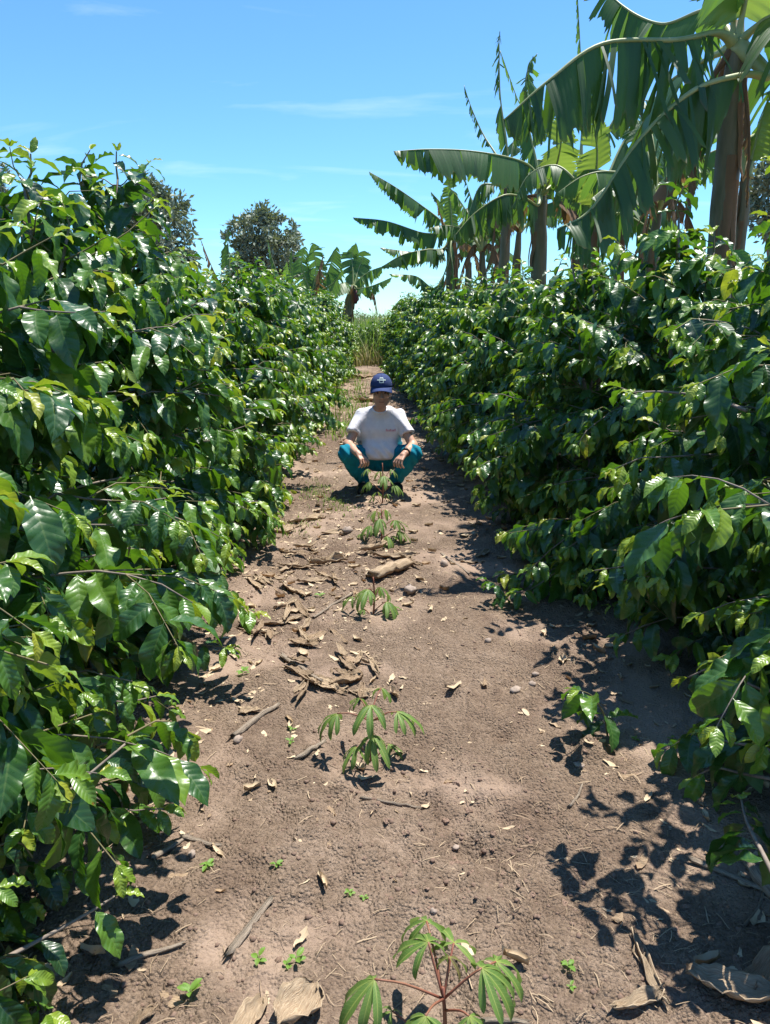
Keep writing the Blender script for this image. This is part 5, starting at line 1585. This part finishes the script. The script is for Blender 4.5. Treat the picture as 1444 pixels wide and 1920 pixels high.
# joints (x right in the picture, -y towards the camera)
J = dict(pel=(0, .13, .29), chest=(0, -.03, .58), neck=(.0, -.10, .735), head=(.012, -.165, .895))
SH = {-1: (-.172, -.055, .672), 1: (.177, -.055, .668)}
EL = {-1: (-.275, -.20, .445), 1: (.285, -.20, .43)}
WR = {-1: (-.195, -.405, .405), 1: (.205, -.405, .40)}
HP = {-1: (-.10, .11, .27), 1: (.10, .11, .27)}
KN = {-1: (-.285, -.29, .385), 1: (.285, -.29, .38)}
AN = {-1: (-.145, -.01, .085), 1: (.145, -.01, .085)}
A_ = lambda t: np.array(t, float)
hp = math.radians(6)
RH = np.array([[1, 0, 0], [0, math.cos(hp), -math.sin(hp)], [0, math.sin(hp), math.cos(hp)]])   # columns: head axes, tipped forward
HC = A_(J['head'])
HS = 1.09
def hd(x, y, z): return HC + RH @ (A_((x, y, z)) * HS)

F = Field((-.42, -.56, -.02), (.42, .34, 1.12), .0045)
# trunk and legs under the clothes
F.cone(J['pel'], (0, .03, .55), .10, .085, .03); F.cone(A_(SH[-1]) + A_((.03, .02, -.02)), A_(SH[1]) + A_((-.03, .02, -.02)), .04, .04, .03); F.cone((0, .03, .56), A_(J['neck']) + A_((0, .015, 0)), .065, .040, .01)
for s in (-1, 1):
    F.cone(J['pel'], HP[s], .09, .085, .03); F.cone(HP[s], KN[s], .078, .055, .02); F.cone(KN[s], AN[s], .052, .036, .02)
    F.cone(AN[s], A_(AN[s]) + A_((.02 * s, -.15, -.045)), .030, .022, .02)
    F.cone(A_(SH[s]) * A_((.93, 1, 1)) + A_((0, 0, -.02)), EL[s], .038, .040, .015); F.cone(EL[s], A_(EL[s]) * .55 + A_(WR[s]) * .45, .041, .037, .015); F.cone(A_(EL[s]) * .6 + A_(WR[s]) * .4, WR[s], .036, .025, .015)
# neck, head
F.cone(A_(J['neck']) + A_((0, .012, .005)), hd(0, .02, -.06), .050, .052, .02)
F.ell(hd(0, .018, .03), (.074*HS, .095*HS, .085*HS), RH, .02)
F.ell(hd(0, -.02, -.035), (.062*HS, .072*HS, .085*HS), RH, .025)
F.ell(hd(0, -.055, -.092), (.036*HS, .028*HS, .026*HS), RH, .02)              # chin
F.cone(hd(-.045, -.01, -.07), hd(-.02, -.06, -.098), .022, .018, .02); F.cone(hd(.045, -.01, -.07), hd(.02, -.06, -.098), .022, .018, .02)
F.cone(hd(0, -.085, .0), hd(0, -.105, -.034), .008, .0145, .012)     # nose
F.ell(hd(-.010, -.098, -.038), (.009*HS, .009*HS, .008*HS), RH, .006); F.ell(hd(.010, -.098, -.038), (.009*HS, .009*HS, .008*HS), RH, .006)
F.cone(hd(-.045, -.066, .020), hd(.045, -.066, .020), .012, .012, .014)   # brow
for s in (-1, 1):
    F.ell(hd(.032 * s, -.088, .002), (.014*HS, .013*HS, .010*HS), RH, .010, True)  # eye sockets
    F.ell(hd(.031 * s, -.072, .002), (.0115*HS, .0115*HS, .0105*HS), RH, .002)
    F.ell(hd(.042 * s, -.062, -.024), (.021*HS, .018*HS, .017*HS), RH, .016)       # cheek
    F.ell(hd(.077 * s, .012, -.005), (.009*HS, .020*HS, .031*HS), RH, .008)        # ear
F.cone(hd(-.018, -.088, -.062), hd(.018, -.088, -.062), .0065, .0065, .005); F.cone(hd(-.015, -.086, -.073), hd(.015, -.086, -.073), .007, .007, .005)
# hands: palm, four fingers bent in, thumb from the side, closing on a leaf tip
TIPS = {}
for s in (-1, 1):
    w = A_(WR[s])
    fwd = norm(A_((-s * .62, -.62, -.48)))                # towards the fingers
    pal = norm(np.cross(fwd, A_((0, 0, 1.0))) * s * -1)   # across the knuckles
    nor = norm(np.cross(pal, fwd)); nor = nor if nor[2] > 0 else -nor
    k0 = w + fwd * .085
    F.cone(w, w + fwd * .03, .026, .027, .01)
    for q in (-1.0, -.33, .33, 1.0):
        kn = k0 + pal * (q * .034) - nor * (.004 * q * q)
        F.cone(w + fwd * .02 + pal * (q * .012), kn, .017, .0108, .006)
        ln = .040 * (1.0 - .13 * abs(q - .2))
        bd = {-1.0: .55, -.33: .8, .33: 1.0, 1.0: 1.15}[q]
        d1 = norm(fwd * .8 - nor * .55 * bd + pal * q * .16); d2 = norm(fwd * (.45 - .4 * bd) - nor * .9 + pal * q * .08); d3 = norm(fwd * (.3 - .6 * bd) - nor * .8)
        p1 = kn + d1 * ln; p2 = p1 + d2 * ln * .68; p3 = p2 + d3 * ln * .5
        F.cone(kn, p1, .0095, .0086, .002); F.cone(p1, p2, .0086, .0080, .001); F.cone(p2, p3, .0080, .0066, .001)
        if q == -1.0: TIPS[s] = p3
    inn = -1.0
    t0 = w + fwd * .025 + pal * (inn * .024) - nor * .006
    t1 = t0 + norm(fwd * .6 + pal * inn * .75 - nor * .4) * .042
    t2 = t1 + norm(fwd * .75 - nor * .75 + pal * inn * .1) * .032
    t3 = t2 + norm(fwd * .5 - nor * .8 - pal * inn * .35) * .024
    F.cone(t0, t1, .016, .0118, .008); F.cone(t1, t2, .0118, .0104, .003); F.cone(t2, t3, .0104, .0080, .003)
V, Q = F.mesh(); V = smooth(V, Q, 1, .4)
loc = (V - HC) @ RH / HS
tone = np.zeros(len(V))
isf = (V[:, 2] > .74)
tone[isf] = .12
beard = isf & (loc[:, 2] < -.045) & (loc[:, 1] < -.01) & (loc[:, 2] > -.125)
tone[beard] = .5
for s in (-1, 1):
    e = np.linalg.norm(loc - A_((.031 * s, -.082, .002)), axis=1)
    tone[e < .0105] = .95
    bz = (np.abs(loc[:, 2] - .022) < .006) & (np.abs(loc[:, 0] - .032 * s) < .02) & (loc[:, 1] < -.06); tone[bz] = .85
lip = (np.abs(loc[:, 2] + .067) < .009) & (np.abs(loc[:, 0]) < .026) & (loc[:, 1] < -.08); tone[lip] = .45
mouth = (np.abs(loc[:, 2] + .0675) < .0028) & (np.abs(loc[:, 0]) < .022) & (loc[:, 1] < -.08); tone[mouth] = .9
man = tag(link('person', make_mesh('person', V, Q, M['skin'], None, tone), None, MB), 'person squatting on the path in white T-shirt, teal trousers and navy cap', 'person')

# T-shirt
F = Field((-.36, -.30, .22), (.36, .36, .80), .0062)
F.cone((-.075, .10, .30), (.075, .10, .30), .125, .125, .03)
F.cone((-.07, .02, .40), (.07, .02, .40), .135, .135, .05)
F.cone((-.065, -.055, .36), (.065, -.055, .36), .105, .105, .05)
F.cone((-.085, -.015, .56), (.085, -.015, .56), .118, .118, .05)
F.cone(A_(SH[-1]) * A_((.75, 1, 1)) + A_((0, .02, -.035)), A_(SH[1]) * A_((.75, 1, 1)) + A_((0, .02, -.025)), .074, .074, .04)
F.cone((-.085, -.06, .705), (.085, -.06, .705), .050, .050, .045)
for s in (-1, 1):
    e = A_(SH[s]) * .30 + A_(EL[s]) * .70
    F.cone(A_(SH[s]) + A_((-.015 * s, 0, .0)), e, .062, .067, .03)
for s in (-1, 1):
    e = A_(SH[s]) * .40 + A_(EL[s]) * .60
    n = norm(A_(EL[s]) - A_(SH[s]))
    m = (s * F.ax[0] > .16)
    pl = (F.ax[0] - e[0])[:, None, None] * n[0] + (F.ax[1] - e[1])[None, :, None] * n[1] + (F.ax[2] - e[2])[None, None, :] * n[2]
    F.D = np.where(m[:, None, None] & (pl > -.05), np.maximum(F.D, pl), F.D)
# folds
X, Y, Z = np.meshgrid(*F.ax, indexing='ij')
F.D = F.D + (.0065 * np.sin(62 * Z + 14 * np.abs(X) + 8 * np.sin(9 * X)) * sstep(.50, .36, Z) + .006 * np.sin(52 * (X * np.sign(X) * .8 + Z * .9) + 6 * Y) * sstep(.10, .2, np.abs(X)) + .003 * np.sin(55 * X + 9 * Z)).astype(np.float32)
nk = A_(J['neck']) + A_((0, -.012, .02))
F.ell(nk + A_((0, .002, .044)), (.060, .056, .052), None, .008, True)     # neck opening
F.cut((0, 0, .268), (0, -.25, -1))
V, Q = F.mesh(); V = smooth(V, Q, 2, .45)
shirt = link('shirt', make_mesh('shirt', V, Q, M['shirt']), man)
th = np.linspace(0, 2 * math.pi, 33)
ring = np.array([nk + A_((.064 * math.cos(a), -.012 + .064 * math.sin(a) , -.010 + .028 * math.sin(a) - .006 * abs(math.sin(a)))) for a in th])
V, Q, uv = tube(ring, .0075, 8, cap=False)
link('collar', make_mesh('collar', V, Q, M['shirt'], uv), shirt)
# small faded red print on the chest
for k in range(7):
    xk = .052 + k * .0125
    w_, h_ = .0085, .016 if k % 3 else .022
    pts = []
    y_ = -.15
    V = np.array([(xk, y_, .545), (xk + w_, y_, .545), (xk + w_, y_, .545 + h_), (xk, y_, .545 + h_)])
    # lay it on the cloth
    sv = np.array([v.co for v in shirt.data.vertices])
    for q in range(4):
        dd = (sv[:, 0] - V[q, 0]) ** 2 + (sv[:, 2] - V[q, 2]) ** 2
        cand = sv[dd < .008 ** 2]
        if len(cand): V[q, 1] = cand[:, 1].min() - .0015
    link('print', make_mesh('print', V, np.array([[0, 1, 2, 3]]), M['redprint']), shirt)

# trousers
F = Field((-.40, -.42, .05), (.40, .34, .50), .0062)
F.cone((-.06, .13, .27), (.06, .13, .27), .128, .128, .03)
for s in (-1, 1):
    F.cone(HP[s], A_(HP[s]) * .45 + A_(KN[s]) * .55, .108, .092, .03)
    F.cone(A_(HP[s]) * .5 + A_(KN[s]) * .5, KN[s], .092, .073, .02)
    F.cone(KN[s], A_(KN[s]) * .45 + A_(AN[s]) * .55, .071, .066, .015)
    F.cone(A_(KN[s]) * .5 + A_(AN[s]) * .5, A_(AN[s]) + A_((0, .0, .01)), .066, .058, .02)
X, Y, Z = np.meshgrid(*F.ax, indexing='ij')
F.D = F.D + (.005 * np.sin(60 * Z + 25 * Y + 5 * np.sin(20 * X)) + .003 * np.sin(75 * np.abs(X) - 40 * Y)).astype(np.float32)
F.cut((0, 0, .36), (0, .45, 1)) if False else None
V, Q = F.mesh(); V = smooth(V, Q, 2, .45)
link('trousers', make_mesh('trousers', V, Q, M['trousers']), man)
# shoes
for s in (-1, 1):
    F = Field(A_(AN[s]) + A_((-.10, -.26, -.10)), A_(AN[s]) + A_((.10, .12, .08)), .006)
    a = A_(AN[s])
    F.cone(a + A_((0, .04, -.04)), a + A_((.012 * s, -.10, -.045)), .042, .045, .02)
    F.cone(a + A_((.012 * s, -.10, -.05)), a + A_((.025 * s, -.19, -.055)), .044, .033, .02)
    F.cone(a + A_((0, .02, 0)), a + A_((0, .03, -.04)), .045, .045, .02)
    F.cut(a + A_((0, 0, -.083)), (0, 0, -1))
    V, Q = F.mesh(); V = smooth(V, Q, 1)
    link('shoe', make_mesh('shoe', V, Q, M['black']), man)
# hair below the cap
F = Field(HC - .15, HC + .15, .006)
F.ell(hd(0, .026, .025), (.080*HS, .096*HS, .088*HS), RH, 0)
F.ell(hd(0, -.075, -.03), (.082*HS, .085*HS, .13*HS), RH, .006, True)
n = RH @ A_((0, 0, 1)); F.cut(hd(0, 0, .052), n); F.cut(hd(0, 0, -.055), -n)
V, Q = F.mesh()
link('hair', make_mesh('hair', V, Q, M['hair']), man)
# cap: crown, curved bill, button, pale emblem
na, nb = 33, 12
def cap_pt(a, b, g=0):
    """a round the head (0 = front), b from rim 0 to top 1"""
    el = b * math.pi / 2
    r_ = math.cos(el) ** .82
    return hd((.0865 + g) * r_ * math.sin(a), .016 - (.108 + g) * r_ * math.cos(a), .040 + (.094 + g) * math.sin(el) ** .92 - .010 * (1 - b) * (1 - math.cos(a)))
V = np.array([cap_pt(i / (na - 1) * 2 * math.pi, j / (nb - 1)) for i in range(na) for j in range(nb)])
capo = link('cap', make_mesh('cap', V, grid_quads(na, nb), M['navy']), man)
md = capo.modifiers.new('thickness', 'SOLIDIFY'); md.thickness = .003
ub, vb = 17, 7
Bv = []
for j in range(vb):
    f = j / (vb - 1)
    for i in range(ub):
        a = (i / (ub - 1) - .5) * 2 * 1.22
        x = (.0865 + .004 * f) * math.sin(a) * (1 + .02 * f)
        y = .016 - .108 * math.cos(a) - f * .064 * math.cos(a * .86) ** .8
        z = .044 - .046 * (math.sin(a)) ** 2 * (.25 + .75 * f) - f * .012
        Bv.append(hd(x, y, z))
bill = link('brim', make_mesh('brim', np.array(Bv), grid_quads(vb, ub), M['navy']), capo)
md = bill.modifiers.new('thickness', 'SOLIDIFY'); md.thickness = .004
Vb, Qb = blob(5, 8, 2, .5)
link('button', make_mesh('button', Vb * .009 + cap_pt(0, 1), Qb, M['navy']), capo)
def patch(a0, a1, b0, b1, n=6, ring=False):
    V = np.array([cap_pt(a0 + (a1 - a0) * i / (n - 1), b0 + (b1 - b0) * j / 2, .0022) for i in range(n) for j in range(3)])
    return link('emblem', make_mesh('emblem', V, grid_quads(n, 3), M['emblem']), capo)
patch(-.46, .46, .37, .44)
patch(-.20, .20, .50, .57); patch(-.22, .22, .24, .29)
patch(-.22, -.16, .29, .52, 3); patch(.16, .22, .29, .52, 3)
# watch on the wrist at right
w = A_(WR[1]) * .90 + A_(EL[1]) * .10
d = norm(A_(WR[1]) - A_(EL[1])); u1 = norm(np.cross(d, UP)); u2 = np.cross(u1, d)
ring = np.array([w + u1 * .0305 * math.cos(a) + u2 * .0305 * math.sin(a) for a in np.linspace(0, 2 * math.pi, 25)])
V, Q, uv = tube(ring, .009, 6, cap=False)
wt = link('wristwatch', make_mesh('wristwatch', V, Q, M['black'], uv), man)
Vb, Qb = blob(5, 10, 8, .4)
link('dial', make_mesh('dial', Vb * .019 + w + u2 * .035, Qb, M['black']), wt)
